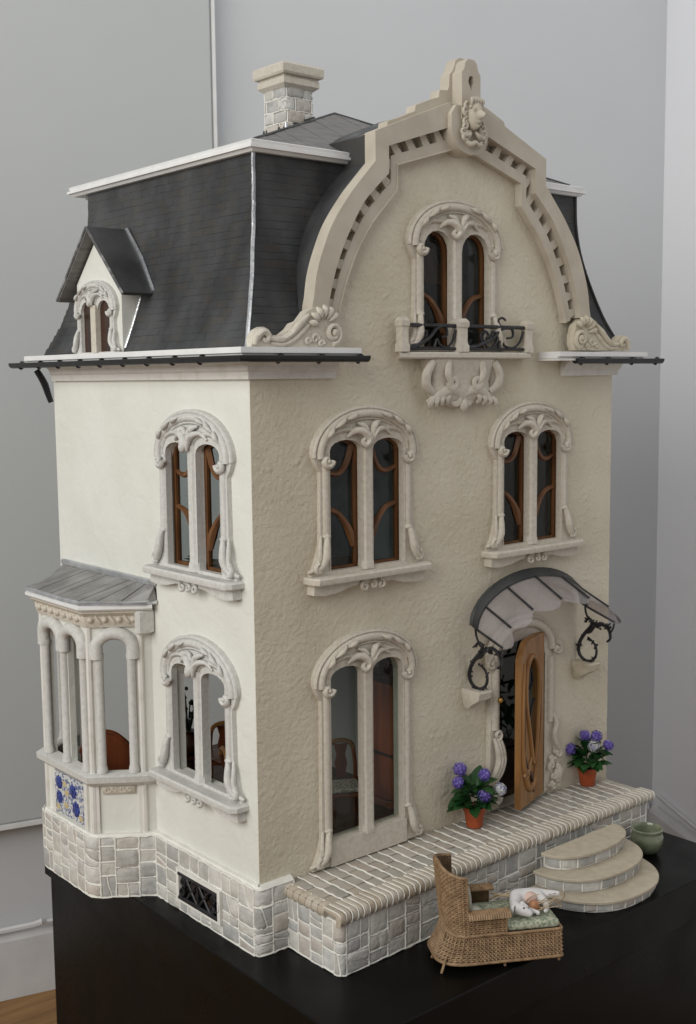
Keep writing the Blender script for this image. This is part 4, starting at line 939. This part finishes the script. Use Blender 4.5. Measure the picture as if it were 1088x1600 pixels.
for i in range(nn):
    x0 = .037+(.871-.037)*i/nn; x1 = .037+(.871-.037)*(i+1)/nn; dy = rg.uniform(-.0015, .0015)
    prof = [(-.1155, .186), (-.1155, .1905), (-.148+dy, .1908)]+[(-.150+dy-.0070*math.sin(t), .1805+.0102*math.cos(t)) for t in [PI*k/6 for k in range(1, 7)]]+[(-.146, .1688), (-.146, .186)]
    k = rg.uniform(-.0015, .0015)
    part(T, 'nosing_brick', 'nosing', lambda b: b.loft([[(x+(k if y < -.13 else 0), y, z-e) for y, z in prof] for x, e in ((x0+.0006, .0016), (x0+.0024, 0), (x1-.0024, 0), (x1-.0006, .0016))]), 50, terr)
for i in range(nn+1):
    x0 = .037+(.871-.037)*i/nn; pr_ = [(-.1155, .1900), (-.130, .1908), (-.148, .1912)]+[(-.150-.0076*math.sin(t), .1805+.0104*math.cos(t)) for t in [PI*k/6 for k in range(1, 6)]]
    part(T, 'mortar_ridge', 'mortar', lambda b: b.tube([terr(x0+rg.uniform(-.0006, .0006), y, z) for y, z in pr_], [.0009*rg.uniform(.6, 1.4) for _ in pr_], 6))
ne = 7
for i in range(ne):
    y0 = -.1145+(.1105)*i/ne; y1 = -.1145+.1105*(i+1)/ne
    prof = [(.056, .186), (.056, .1905), (.048, .1908)]+[(.045-.0070*math.sin(t), .1805+.0102*math.cos(t)) for t in [PI*k/6 for k in range(1, 7)]]+[(.050, .1688), (.050, .186)]
    part(T, 'nosing_brick', 'nosing', lambda b: b.loft([[(x, y, z-e) for x, z in prof] for y, e in ((y0+.0006, .0016), (y0+.0024, 0), (y1-.0024, 0), (y1-.0006, .0016))]), 50, terr)
# steps
ST = thing('stone_steps', (.605, -.22, GZ), 'three rounded steps with tan treads leading up to the terrace', 'steps')
for rx, yf, z0, z1, cx_, in ((.132, -.298, GZ+.0008, .1055, .600), (.122, -.258, .1062, .1325, .603), (.105, -.216, .1332, .1600, .607)):
    yb = -.1535; dp = yb-yf
    def el(k): return [(cx_+(rx*k)*math.copysign(abs(math.cos(a))**.85, math.cos(a)), yb-(dp*k if k < 1 else dp)*math.sin(a)**.85) for a in [PI*i/28 for i in range(29)]]
    hull = [(cx_+(rx-.007)*math.copysign(abs(math.cos(a))**.85, math.cos(a)), yb-(dp-.008)*abs(math.sin(a))**.85) for a in [PI*i/28 for i in range(29)]]
    tread = part(ST, 'step_riser', 'mortar', lambda b: b.loft([[(x, y, z) for x, y in hull] for z in (z0, z1-.006)]), 30)
    ph = Path(hull, 0.0) if False else None
    class PE(Path):
        def __init__(s, pts): s.p = [Vector(p) for p in pts]; s.side = 1; s.l = [0]; [s.l.append(s.l[-1]+(b_-a_).length) for a_, b_ in zip(s.p, s.p[1:])]; s.len = s.l[-1]
    pe = PE(hull); u = .004
    while u < pe.len-.01:
        wd = rg.uniform(.020, .044); c = min(u+wd, pe.len-.003)
        tl = rg.uniform(-.003, .003)
        stone(tread, 'stone', 'stone', [(u, z0+.001), (c+tl*.3, z0+.001), (c-tl*.3, z1-.0065), (u, z1-.0065)], lambda q, v, h: (*pe.at(q, h), v), rg=rg, step=.007, g=.0012, h=.0016, rr=.003)
        part(tread, 'mortar_ridge', 'mortar', lambda b: b.tube([(*pe.at(c, .0012), z0+.001), (*pe.at(c+tl*.15, .0016), (z0+z1)/2-.003), (*pe.at(c-tl*.3, .0012), z1-.0065)], [.0012, .0018, .0012], 6)); u = c
    part(tread, 'step_tread', 'step_slab', lambda b: b.loft([[(cx_+(x-cx_)*k, yb+(y-yb)*k, z) for x, y in el(1)] for z, k in ((z1-.0056, .985), (z1-.0046, 1), (z1-.001, 1), (z1, .99))]), 30)
# ================================================================== THINGS ON THE TERRACE AND TABLE
def leaf_mesh(name, L, Wd, curl, mname):
    b = MB(); n = 5; rows = []
    for i in range(n+1):
        t = i/n; w_ = Wd*math.sin(PI*min(1, t*.95+.03))**.75*(1-.25*t); z = curl*t*t
        rows.append([(L*t, -w_, z+w_*.25), (L*t, -w_*.5, z+w_*.06), (L*t, 0, z), (L*t, w_*.5, z+w_*.06), (L*t, w_, z+w_*.25)])
    b.loft(rows, closed=False, cap=False)
    me = bpy.data.meshes.new(name); me.from_pydata([tuple(q*K for q in p) for p in b.v], [], b.f)
    me.polygons.foreach_set('use_smooth', [True]*len(me.polygons)); me.materials.append(MATS[mname]); return me
LEAF = leaf_mesh('leaf', .029, .0112, -.008, 'leaf')
def flower_mesh(seed, m):
    rg = random.Random(seed); b = MB(); R = .0118
    for i in range(46):
        z = 1-2*(i+.5)/46; a = i*2.39996; r = math.sqrt(1-z*z); n = Vector((r*math.cos(a), r*math.sin(a), z))
        if n.z < -.75: continue
        c = n*R*rg.uniform(.88, 1.06); u = n.orthogonal().normalized(); v = n.cross(u); t0 = rg.uniform(0, 6)
        for k in range(4):
            t = t0+k*PI/2; d = u*math.cos(t)+v*math.sin(t); e = n.cross(d); s_ = .0033*rg.uniform(.85, 1.15)
            i0 = [b.pt(tuple(q)) for q in (c, c+d*s_*.6+e*s_*.5+n*.0006, c+d*s_*1.25+n*.0002, c+d*s_*.6-e*s_*.5+n*.0006)]; b.face(*i0)
    b.ball((0, 0, 0), R*.80, 8, 6)
    me = bpy.data.meshes.new('flower_head'); me.from_pydata([tuple(q*K for q in p) for p in b.v], [], b.f); me.materials.append(MATS[m]); return me
FL = [flower_mesh(1, 'petal'), flower_mesh(2, 'petal'), flower_mesh(3, 'petal_pale')]
def put(me, name, parent, loc, rot, sc=1):
    o = bpy.data.objects.new(name, me); COL.objects.link(o); o.parent = parent; o.location = tuple(q*K for q in loc); o.rotation_euler = rot; o.scale = (sc,)*3; return o
def hydrangea(loc, label, heads, seed):
    t = thing('potted_hydrangea', loc, label, 'potted plant', 'violet hydrangeas in terracotta pots on the terrace'); rg = random.Random(seed); x, y, z = loc
    p = MB(); p.lathe(loc, [(.0135, 0), (.0145, .0008), (.0185, .029), (.0205, .0295), (.0208, .0375), (.0198, .0380), (.0180, .0375), (.0175, .034)], 24); p.build('pot', 'terracotta', t, 40)
    part(t, 'soil', 'soil', lambda b: b.lathe((x, y, z), [(.0170, .031), (.0172, .0345), (.010, .0355)], 16))
    for i in range(52):
        a = i*2.39996+rg.uniform(-.3, .3); k = rg.random(); hgt = .040+.036*k; rr = .004+.014*rg.random()*(1.2-k*.4)
        put(LEAF, 'leaf', t, (rr*math.cos(a), rr*math.sin(a), hgt), (rg.uniform(-.3, .3), -rg.uniform(-.1, .95)*(.5+k), a), rg.uniform(.85, 1.3))
    for i, (hx, hy, hz, kk) in enumerate(heads):
        put(FL[kk], 'flower_head', t, (hx, hy, hz), (rg.uniform(0, 3), rg.uniform(0, 3), rg.uniform(0, 6)), rg.uniform(.92, 1.08))
        part(t, 'stem', 'leaf', lambda b: b.tube(catmull([(x+hx*.1, y+hy*.1, z+.034), (x+hx*.6, y+hy*.6, z+.034+(hz-.034)*.6), (x+hx, y+hy, z+hz-.006)], 4), .0013, 5))
    return t
R_ = Vector((.764, -.645)); F_ = Vector((-.645, -.764))
def hd(r, f, z, k): q = R_*r+F_*f; return (q.x, q.y, z, k)
hydrangea((.455, -.036, terr(.455, 0, .191)[2]), 'potted hydrangea on the terrace between french window and open door', [hd(-.026, .0, .107, 0), hd(-.030, .012, .086, 1), hd(.018, .006, .098, 0), hd(.016, .020, .064, 1), hd(.046, .004, .070, 2)], 3)
hydrangea((.800, -.020, terr(.80, 0, .191)[2]), 'potted hydrangea at the far right end of the terrace by the wall corner', [hd(-.038, .008, .076, 1), hd(-.006, .0, .102, 0), hd(.016, .0, .100, 1), hd(.009, .016, .085, 2), hd(.040, .004, .083, 0)], 8)
gp = thing('green_pot', (.800, -.165, GZ), 'empty glazed olive green pot beside the rounded steps', 'pot')
part(gp, 'pot_body', 'glaze', lambda b: b.lathe((.800, -.165, GZ), [(.016, .0005), (.019, .002), (.027, .013), (.031, .025), (.0305, .034), (.0275, .040), (.0285, .0435), (.0305, .046), (.0300, .0485), (.0275, .0490), (.0255, .046), (.0250, .040), (.027, .030), (.022, .012), (.010, .006)], 40), 60)

# wicker chaise longue
CO = Vector((.187, -.245)); E1 = Vector((.868, -.497)).normalized(); E2 = Vector((.497, .868)).normalized()
def ctf(l, w_, z): p = CO+E1*l+E2*w_; return (p.x, p.y, GZ+z)
cz = thing('wicker_chaise', (.27, -.24, GZ), 'tan wicker chaise longue with green cushion standing in front of the terrace', 'chaise')
def weave(b, plan, z0, z1, rows, closed, flare=None, top=None, st=.0062, r=.00155):
    pth = [Vector(p) for p in plan]+([Vector(plan[0])] if closed else [])
    ls = [0]
    for a, c in zip(pth, pth[1:]): ls.append(ls[-1]+(c-a).length)
    n = max(8, int(ls[-1]/(st/2))); n -= n % 2; P = []; j = 0
    for k in range(n+1):
        l = ls[-1]*k/n
        while j < len(ls)-2 and ls[j+1] < l: j += 1
        P.append((pth[j].lerp(pth[j+1], (l-ls[j])/(ls[j+1]-ls[j])), (pth[j+1]-pth[j]).normalized()))
    def at(k, z, o):
        p, t = P[k]; nr = Vector((t.y, -t.x)); q = p+nr*o
        if flare: q = flare(q, z)
        return (q.x, q.y, z)
    zt = lambda k: (top(k/n) if top else z1)
    for i in range(rows):
        f = (i+.5)/rows
        b.tube([at(k, z0+(zt(k)-z0)*f, .0013*(1 if (k+i) % 2 else -1)) for k in range(n+1)], r, 4)
    for k in range(0, n+1, 2): b.tube([at(k, z0, 0), at(k, (z0+zt(k))/2, 0), at(k, zt(k), 0)], r*.95, 4)
    for zz in (0, 1): b.tube([at(k, (zt(k) if zz else z0), .0004) for k in range(n+1)], .0026, 6)
def rr_plan(l0, l1, w0, w1, r, n=5):
    out = []
    for cx_, cy_, a0 in ((l0+r, w0+r, 180), (l1-.003, w0+.003, 270), (l1-.003, w1-.003, 0), (l0+r, w1-r, 90)):
        q = r if cx_ < l1-.01 else .003
        for k in range(n+1): a = math.radians(a0+90*k/n); out.append((cx_+q*math.cos(a), cy_+q*math.sin(a)))
    return out
CLN, CWD = .178, .098
def fl_(q, z): k = max(0, (.046-z)/.036); return Vector((q.x-.020*k*max(0, 1-q.x/.04), q.y+(q.y-CWD/2)*.10*k))
bplan = rr_plan(0, CLN, 0, CWD, .030)
part(cz, 'base_weave', 'wicker', lambda b: weave(b, bplan, .012, .054, 14, True, fl_), 60, ctf)
part(cz, 'base_core', 'wicker_core', lambda b: b.loft([[(*fl_(Vector((x+(CLN/2-x)*.03, y+(CWD/2-y)*.04)), z), z) for x, y in bplan] for z in (.0125, .03, .053)]), 40, ctf)
bp_ = [(.027, .0), (.019, .001), (.011, .006), (.004, .016), (0, .030), (0, CWD-.030), (.004, CWD-.016), (.011, CWD-.006), (.019, CWD-.001), (.027, CWD)]
btop = lambda t: .148+.014*math.sin(PI*t)**1.5
def blean(q, z): k = max(0, (z-.05)/.1); return Vector((q.x-.010*k*max(0, 1-q.x/.04), q.y))
part(cz, 'back_weave', 'wicker', lambda b: weave(b, bp_, .055, .145, 30, False, blean, btop), 60, ctf)
def bcore(b):
    n = 24; pv = [Vector(p) for p in bp_]; out = []; inn = []
    dense = catmull(bp_, 4); m = len(dense)
    rings = []
    for i, p in enumerate(dense):
        t = i/(m-1); q = Vector(p); c = q+(Vector((.045, CWD/2))-q)*.05; c2 = q+(Vector((.045, CWD/2))-q)*.012
        rings.append([(*blean(c2, .055), .055), (*blean(c2, btop(t)), btop(t)-.001), (*blean(c, btop(t)), btop(t)-.001), (*blean(c, .055), .055)])
    b.loft(rings)
part(cz, 'back_core', 'wicker_core', bcore, 60, ctf)
for w0, nm in ((.0, 1), (CWD, -1)):
    part(cz, 'arm_weave', 'wicker', lambda b: weave(b, [(.027, w0), (.088, w0)] if nm > 0 else [(.088, w0), (.027, w0)], .055, .088, 10, False), 60, ctf)
    part(cz, 'arm_core', 'wicker_core', lambda b: b.box(.027, .087, w0+nm*.0020, w0+nm*.006, .055, .087), 0, ctf)
    def armrest(b):
        l = .027
        while l < .094:
            b.tube([(l, w0+nm*.014, .0885), (l, w0+nm*.004, .0925), (l, w0-nm*.006, .0900), (l, w0-nm*.0072, .0835)], .0022, 5); l += .0038
    part(cz, 'arm_rest', 'wicker', armrest, 60, ctf)
def cush(b):
    pts = [(.036, .006), (CLN-.001, .003), (CLN-.001, CWD-.003), (.036, CWD-.006)]
    pts = round_poly(pts, .008, 3)
    b.loft([[(x+(.10-x)*e, y+(CWD/2-y)*e, z) for x, y in pts] for z, e in ((.0550, .03), (.0575, .0), (.0625, .0), (.0655, .03), (.0668, .12), (.0672, .5))])
part(cz, 'seat_cushion', 'cushion', cush, 60, ctf)
part(cz, 'back_pillow', 'pillow_cloth', lambda b: (b.ball((.028, .040, .098), (.012, .032, .034), 12, 8), b.ball((.044, .026, .078), (.014, .018, .012), 10, 8)), 80, ctf)
for l, w_, dl, dw in ((.004, .008, -.022, -.010), (.0, .05, -.020, 0), (.006, .090, -.014, .012), (.086, .004, 0, -.002), (.086, .094, 0, .002), (.174, .004, .001, -.001), (.174, .094, .001, .001)):
    part(cz, 'leg', 'wicker', lambda b: b.tube([(l+(dl*.5 if dl < -.01 else 0), w_, .022), (l+dl, w_+dw, .0008)], .0021, 6), 40, ctf)

# white puppy lying on the cushion
def skinmesh(P, Ed, root=0, sub=2):
    me = bpy.data.meshes.new('tmp'); me.from_pydata([tuple(q*100 for q in p[0]) for p in P], Ed, [])
    o = bpy.data.objects.new('tmp', me); COL.objects.link(o)
    o.modifiers.new('s', 'SKIN'); m2 = o.modifiers.new('u', 'SUBSURF'); m2.levels = sub; m2.render_levels = sub
    for i, p in enumerate(P):
        r = p[1]*100; me.skin_vertices[0].data[i].radius = (r, r); me.skin_vertices[0].data[i].use_root = (i == root)
    dg = bpy.context.evaluated_depsgraph_get(); ev = o.evaluated_get(dg); em = ev.to_mesh()
    v = [tuple(q/100 for q in x.co) for x in em.vertices]; f = [tuple(p.vertices) for p in em.polygons]; ev.to_mesh_clear(); bpy.data.objects.remove(o); return v, f
CT = .0672
def dtf2(a, b_, z): return ctf(.138+a*1.12, .046+b_*1.12, CT+z*1.12)      # a along the chaise to its foot, b to the terrace
dog = thing('toy_puppy', ctf(.140, .046, CT), 'small white toy puppy curled on its side on the green chaise cushion', 'toy dog')
# body arcs from rump (foot end) over the back (terrace side) to the head (near side)
PTS = [((.014, .016, .013), .0105), ((.0, .020, .014), .0125), ((-.014, .014, .0135), .0120), ((-.023, .002, .0125), .0105), ((-.024, -.010, .0120), .0085), ((-.018, -.020, .0115), .0098), ((-.008, -.027, .0085), .0062), ((-.003, -.030, .0065), .0038),
       ((-.012, -.008, .008), .0050), ((.000, -.016, .006), .0040), ((.010, -.024, .004), .0036),
       ((-.012, .0, .007), .0050), ((.0, -.006, .0055), .0038),
       ((.022, .008, .0125), .0080), ((.026, -.004, .0095), .0055), ((.022, -.016, .0065), .0040), ((.018, -.022, .005), .0036),
       ((.028, .014, .0150), .0070), ((.040, .010, .0165), .0050), ((.050, .004, .0175), .0038),
       ((.021, .024, .013), .0035), ((.030, .032, .008), .0022)]
EDG = [(0, 1), (1, 2), (2, 3), (3, 4), (4, 5), (5, 6), (6, 7), (3, 8), (8, 9), (9, 10), (3, 11), (11, 12), (0, 13), (13, 14), (14, 15), (15, 16), (0, 17), (17, 18), (18, 19), (0, 20), (20, 21)]
v, f = skinmesh(PTS, EDG, 1)
b = MB(dtf2); [b.pt(p) for p in v]; b.f = f; b.build('puppy_body', 'fur', dog, 80)
for sg, p in ((-1, (-.027, -.022, .018)), (1, (-.012, -.016, .0205))):
    part(dog, 'ear', 'fur', lambda b: b.tube(catmull([p, (p[0]-.003, p[1]-.002*sg, p[2]-.002), (p[0]-.005*(-sg), p[1]-.006, p[2]-.007)], 3), [.0022, .0042, .0018], 8, flat=.45), 80, dtf2)
for p in ((-.0155, -.0275, .0165), (-.0085, -.0255, .0150)): part(dog, 'eye', 'eye_black', lambda b: b.ball(p, .0013, 8, 6), 80, dtf2)
part(dog, 'nose', 'eye_black', lambda b: b.ball((-.0005, -.0325, .0085), (.0018, .0015, .0013), 8, 6), 80, dtf2)
part(dog, 'belly', 'fur_pink', lambda b: b.ball((.006, .007, .0135), (.011, .009, .0098), 12, 8), 80, dtf2)
nut = thing('brown_ball', dtf2(.006, -.009, 0), 'small knobbly brown ball held between the white puppy\'s paws', 'ball')
part(nut, 'ball_core', 'nut_brown', lambda b: b.ball((.006, -.0095, .0098), (.0085, .0075, .0085), 14, 10, lambda p, d: (p[0]+.0008*math.sin(9*d[2]+3*d[0]), p[1]+.0008*math.sin(8*d[0]), p[2])), 80, dtf2)
tw = thing('twine_tangle', dtf2(.03, 0, 0), 'loose tangle of thin straw twine around the puppy on the chaise', 'twine')
rg = random.Random(17)
for k in range(7):
    c = (.022+rg.uniform(-.008, .010), -.004+rg.uniform(-.008, .010)); r0 = rg.uniform(.014, .024); ph = rg.uniform(0, 6); tl = rg.uniform(-.010, .012)
    part(tw, 'twine_loop', 'twine', lambda b: b.tube([(c[0]+r0*math.cos(ph+t), c[1]+r0*.8*math.sin(ph+t), max(.0012, .011+tl*math.sin(t)+.009*math.cos(t*1.3+ph))) for t in [.35*i for i in range(15)]], .0007, 5), 80, dtf2)
for k in range(9):
    a = rg.uniform(1.6, 3.0)
    part(tw, 'straw_end', 'twine', lambda b: b.tube(catmull([(-.004+.006*math.cos(a), .026, .006+rg.uniform(0, .006)), (-.012+.02*math.cos(a), .033+rg.uniform(-.004, .004), .008+rg.uniform(0, .006)), (-.016+.032*math.cos(a), .037+rg.uniform(-.006, .006), .004+rg.uniform(0, .009))], 3), .0009, 5), 80, dtf2)

# ================================================================== FURNITURE INSIDE
F1, F2 = .2025, .6125
def chair(loc, ang, label, h=.135):
    t = thing('dining_chair', loc, label, 'chair', 'dark wooden chairs inside the house'); c, s_ = math.cos(ang), math.sin(ang)
    tf = lambda x, y, z: (loc[0]+c*x-s_*y, loc[1]+s_*x+c*y, loc[2]+z)
    part(t, 'seat', 'seat_fabric', lambda b: b.bbox(-.028, .028, -.028, .028, .058, .067, .003), 30, tf)
    part(t, 'seat_frame', 'mahogany', lambda b: b.bbox(-.030, .030, -.030, .030, .050, .0575, .002), 30, tf)
    for x in (-1, 1):
        part(t, 'leg', 'mahogany', lambda b: b.tube([(x*.026, -.026, .0005), (x*.025, -.025, .050)], [.0028, .004], 6), 40, tf)
        part(t, 'back_post', 'mahogany', lambda b: b.tube(catmull([(x*.026, .030, .0005), (x*.025, .027, .05), (x*.026, .030, .09), (x*.024, .038, h-.012)], 4), .0038, 6), 40, tf)
    part(t, 'top_rail', 'honey_wood', lambda b: b.tube(arc(0, h-.014, .024, .016, 180, 0, .038, 10), .0045, 6), 50, tf)
    part(t, 'back_splat', 'mahogany', lambda b: b.plate([(-.006, .068), (.006, .068), (.012, .095), (.008, .112), (.013, h-.004), (-.013, h-.004), (-.008, .112), (-.012, .095)], [], .032, .036), 0, tf)
    return t
chair((.275, .115, F1), -.5, 'wooden chair with patterned seat behind the tall french window')
chair((.140, .235, F1), 1.2, 'dark wooden chair seen through the lower left side window, nearest the glass')
chair((.215, .415, F1), 2.6, 'wooden chair on the far side of the dining table inside')
dt = thing('dining_table', (.20, .32, F1), 'round dark wooden dining table inside the ground floor room', 'table')
part(dt, 'table_top', 'mahogany', lambda b: b.lathe((.20, .32, F1), [(.050, .085), (.064, .086), (.066, .089), (.064, .0925), (.02, .093)], 28), 40)
part(dt, 'table_stem', 'dark_wood', lambda b: b.lathe((.20, .32, F1), [(.020, .004), (.012, .012), (.007, .03), (.010, .05), (.007, .07), (.014, .0848)], 14), 50)
for k in range(3): part(dt, 'leg', 'dark_wood', lambda b: b.tube(catmull([(.20, .32, F1+.016), (.20+.03*math.cos(k*2.1), .32+.03*math.sin(k*2.1), F1+.012), (.20+.045*math.cos(k*2.1), .32+.045*math.sin(k*2.1), F1+.003)], 4), [.006, .005, .0026], 6))
pt_ = tag(part(None, 'china_plate', 'plate_china', lambda b: b.lathe((.172, .288, F1+.0932), [(.010, .0002), (.019, .003), (.0185, .0036), (.010, .001)], 20), 50), 'small green and white china plate on the dark dining table', 'plate')
vs = thing('flower_vase', (.155, .445, F1), 'dark vase with black silhouetted flowers behind the lower left side window', 'vase')
part(vs, 'vase_stand', 'dark_wood', lambda b: b.lathe((.155, .445, F1), [(.024, .0005), (.020, .008), (.010, .02), (.010, .055), (.026, .064), (.026, .068)], 16), 50)
part(vs, 'vase_body', 'dark_wood', lambda b: b.lathe((.155, .445, F1+.0685), [(.012, 0), (.024, .014), (.025, .026), (.012, .042), (.015, .048)], 16), 50)
rg = random.Random(6)
for k in range(12):
    e = (.155+rg.uniform(-.030, .030), .445+rg.uniform(-.030, .030), F1+.135+rg.uniform(0, .06))
    q = part(vs, 'flower_stem', 'dark_foliage', lambda b: b.tube(catmull([(.155, .445, F1+.112), ((.155+e[0])/2, (.445+e[1])/2, e[2]-.02), e], 3), .0014, 5))
    part(q, 'bloom', 'dark_foliage', lambda b: [b.ball((e[0]+rg.uniform(-.006, .006), e[1]+rg.uniform(-.006, .006), e[2]+rg.uniform(-.006, .006)), rg.uniform(.003, .006), 6, 4) for _ in range(4)], 60)
sf = thing('settee', (.0, .46, .2045), 'brown wooden settee with rounded back inside the bay window', 'settee')
stf = frame((.004, .487, 0), (.8, -.6), (-.6, -.8))
part(sf, 'settee_back', 'mahogany', lambda b: b.plate([(-.052, .256), (.062, .256), (.062, .292), (.056, .300), (.050, .296)]+catmull([(.044, .306), (.030, .322), (.012, .336), (-.008, .340), (-.028, .334), (-.044, .318), (-.052, .300)], 4), [], -.006, .006), 30, stf)
part(sf, 'settee_rim', 'mahogany', lambda b: b.tube([(x, .006, z) for x, z in catmull([(.044, .306), (.030, .322), (.012, .336), (-.008, .340), (-.028, .334), (-.044, .318), (-.052, .300)], 4)], .0045, 6), 50, stf)
part(sf, 'settee_seat', 'mahogany', lambda b: b.bbox(.000, .050, .400, .528, .238, .256, .004), 30)
for y in (.410, .515):
    for x in (.006, .034): part(sf, 'leg', 'dark_wood', lambda b: b.tube([(x, y, .2050), (x, y, .2378)], .004, 6))
cab = thing('tall_cabinet', (.405, .125, F1), 'tall red brown cabinet with dark scrolled top behind the french window', 'cabinet')
part(cab, 'cabinet_body', 'cabinet_wood', lambda b: b.bbox(.372, .443, .095, .160, F1+.014, .440, .003), 20)
part(cab, 'cabinet_base', 'cabinet_wood', lambda b: b.bbox(.367, .444, .090, .165, F1+.0005, F1+.0135, .002), 20)
part(cab, 'cabinet_belt', 'dark_wood', lambda b: b.bbox(.3685, .4445, .0915, .1635, .300, .306, .0015), 20)
part(cab, 'cabinet_cornice', 'dark_wood', lambda b: b.loft([[(.405+sx*h, .1275+sy*h, z) for sx, sy in ((-1, -1), (1, -1), (1, 1), (-1, 1))] for z, h in ((.4402, .0365), (.446, .039), (.452, .0395), (.456, .037))]), 20)
part(cab, 'cabinet_crest', 'dark_wood', lambda b: (b.tube(catmull([(.372, .118, .457), (.370, .118, .475), (.384, .118, .492), (.404, .118, .497), (.424, .118, .492), (.438, .118, .475), (.437, .118, .457)], 5), [.007, .008, .006, .005, .006, .008, .007], 8), b.tube(spiral(.384, .474, .009, 1.2, 0, 1, .118, 12), .004, 6), b.tube(spiral(.425, .474, .009, 1.2, PI, -1, .118, 12), .004, 6)), 60)
# hall and upstairs things glimpsed through door and windows
hs = thing('hall_stand', (.72, .13, F1), 'dark iron hall stand with foliage glimpsed through the open front door', 'stand')
part(hs, 'stand_frame', 'black_iron', lambda b: [b.tube(catmull([(x, .13, F1+.001), (x+.006, .135, .30), (x-.004, .13, .40), (x+.014, .13, .47), (x+.030, .13, .45), (x+.022, .13, .435)], 5), .0032, 6) for x in (.655, .705, .755)]+[b.tube([(.650, .13, z), (.765, .13, z)], .003, 6) for z in (.235, .30, .375, .43)], 60)
rg = random.Random(12)
for k in range(40):
    p = (.66+rg.random()*.10, .125+rg.uniform(-.02, .02), .25+rg.random()*.14)
    o = put(LEAF, 'leaf', hs, (p[0]-.72, p[1]-.13, p[2]-F1), (rg.uniform(0, 6), rg.uniform(0, 6), rg.uniform(0, 6)), rg.uniform(.8, 1.2))
up = thing('upstairs_plant', (.125, .34, F2), 'leafy plant low in the upper left side window', 'plant')
part(up, 'plant_pot', 'dark_wood', lambda b: b.lathe((.125, .34, F2), [(.012, .0005), (.016, .03), (.015, .031)], 14), 50)
for k in range(26):
    a = k*2.4; put(LEAF, 'leaf', up, (.006*math.cos(a), .006*math.sin(a), .032+.03*rg.random()), (rg.uniform(-.3, .3), -rg.uniform(.2, 1.2), a), rg.uniform(.7, 1.1))
bd = thing('upstairs_bed', (.27, .22, F2), 'dark wooden bed with blue cover behind the upper windows', 'bed')
part(bd, 'bed_frame', 'dark_wood', lambda b: b.bbox(.215, .330, .12, .30, F2+.02, F2+.045, .003), 20)
part(bd, 'bed_cover', 'blue_wall', lambda b: b.bbox(.218, .327, .123, .285, F2+.0455, F2+.062, .005), 30)
part(bd, 'head_board', 'dark_wood', lambda b: b.plate([(.215, F2+.001), (.330, F2+.001)]+xz(arc(.2725, F2+.095, .0575, .035, 0, 180, 0, 12)), [], .301, .310), 20, tf=lambda a, d, z: (a, d, z))
part(bd, 'foot_board', 'dark_wood', lambda b: b.plate([(.215, F2+.001), (.330, F2+.001)]+xz(arc(.2725, F2+.055, .0575, .02, 0, 180, 0, 12)), [], .109, .1195), 20, tf=lambda a, d, z: (a, d, z))
am = thing('attic_lamp', (.475, .13, 1.0175), 'orange lampshade shape behind the right pane of the gable window', 'lamp')
am['label'] = 'orange cloth lampshade behind the right pane of the gable window'
part(am, 'lamp_shade', 'honey_wood', lambda b: b.loft([[(.500+r*math.cos(2*PI*k/16), .13+r*math.sin(2*PI*k/16), z) for k in range(16)] for r, z in ((.030, 1.17), (.014, 1.235))]), 50)
part(am, 'lamp_stem', 'dark_wood', lambda b: b.lathe((.500, .13, 1.0175), [(.022, .0005), (.018, .006), (.004, .012), (.004, .160)], 12), 50)
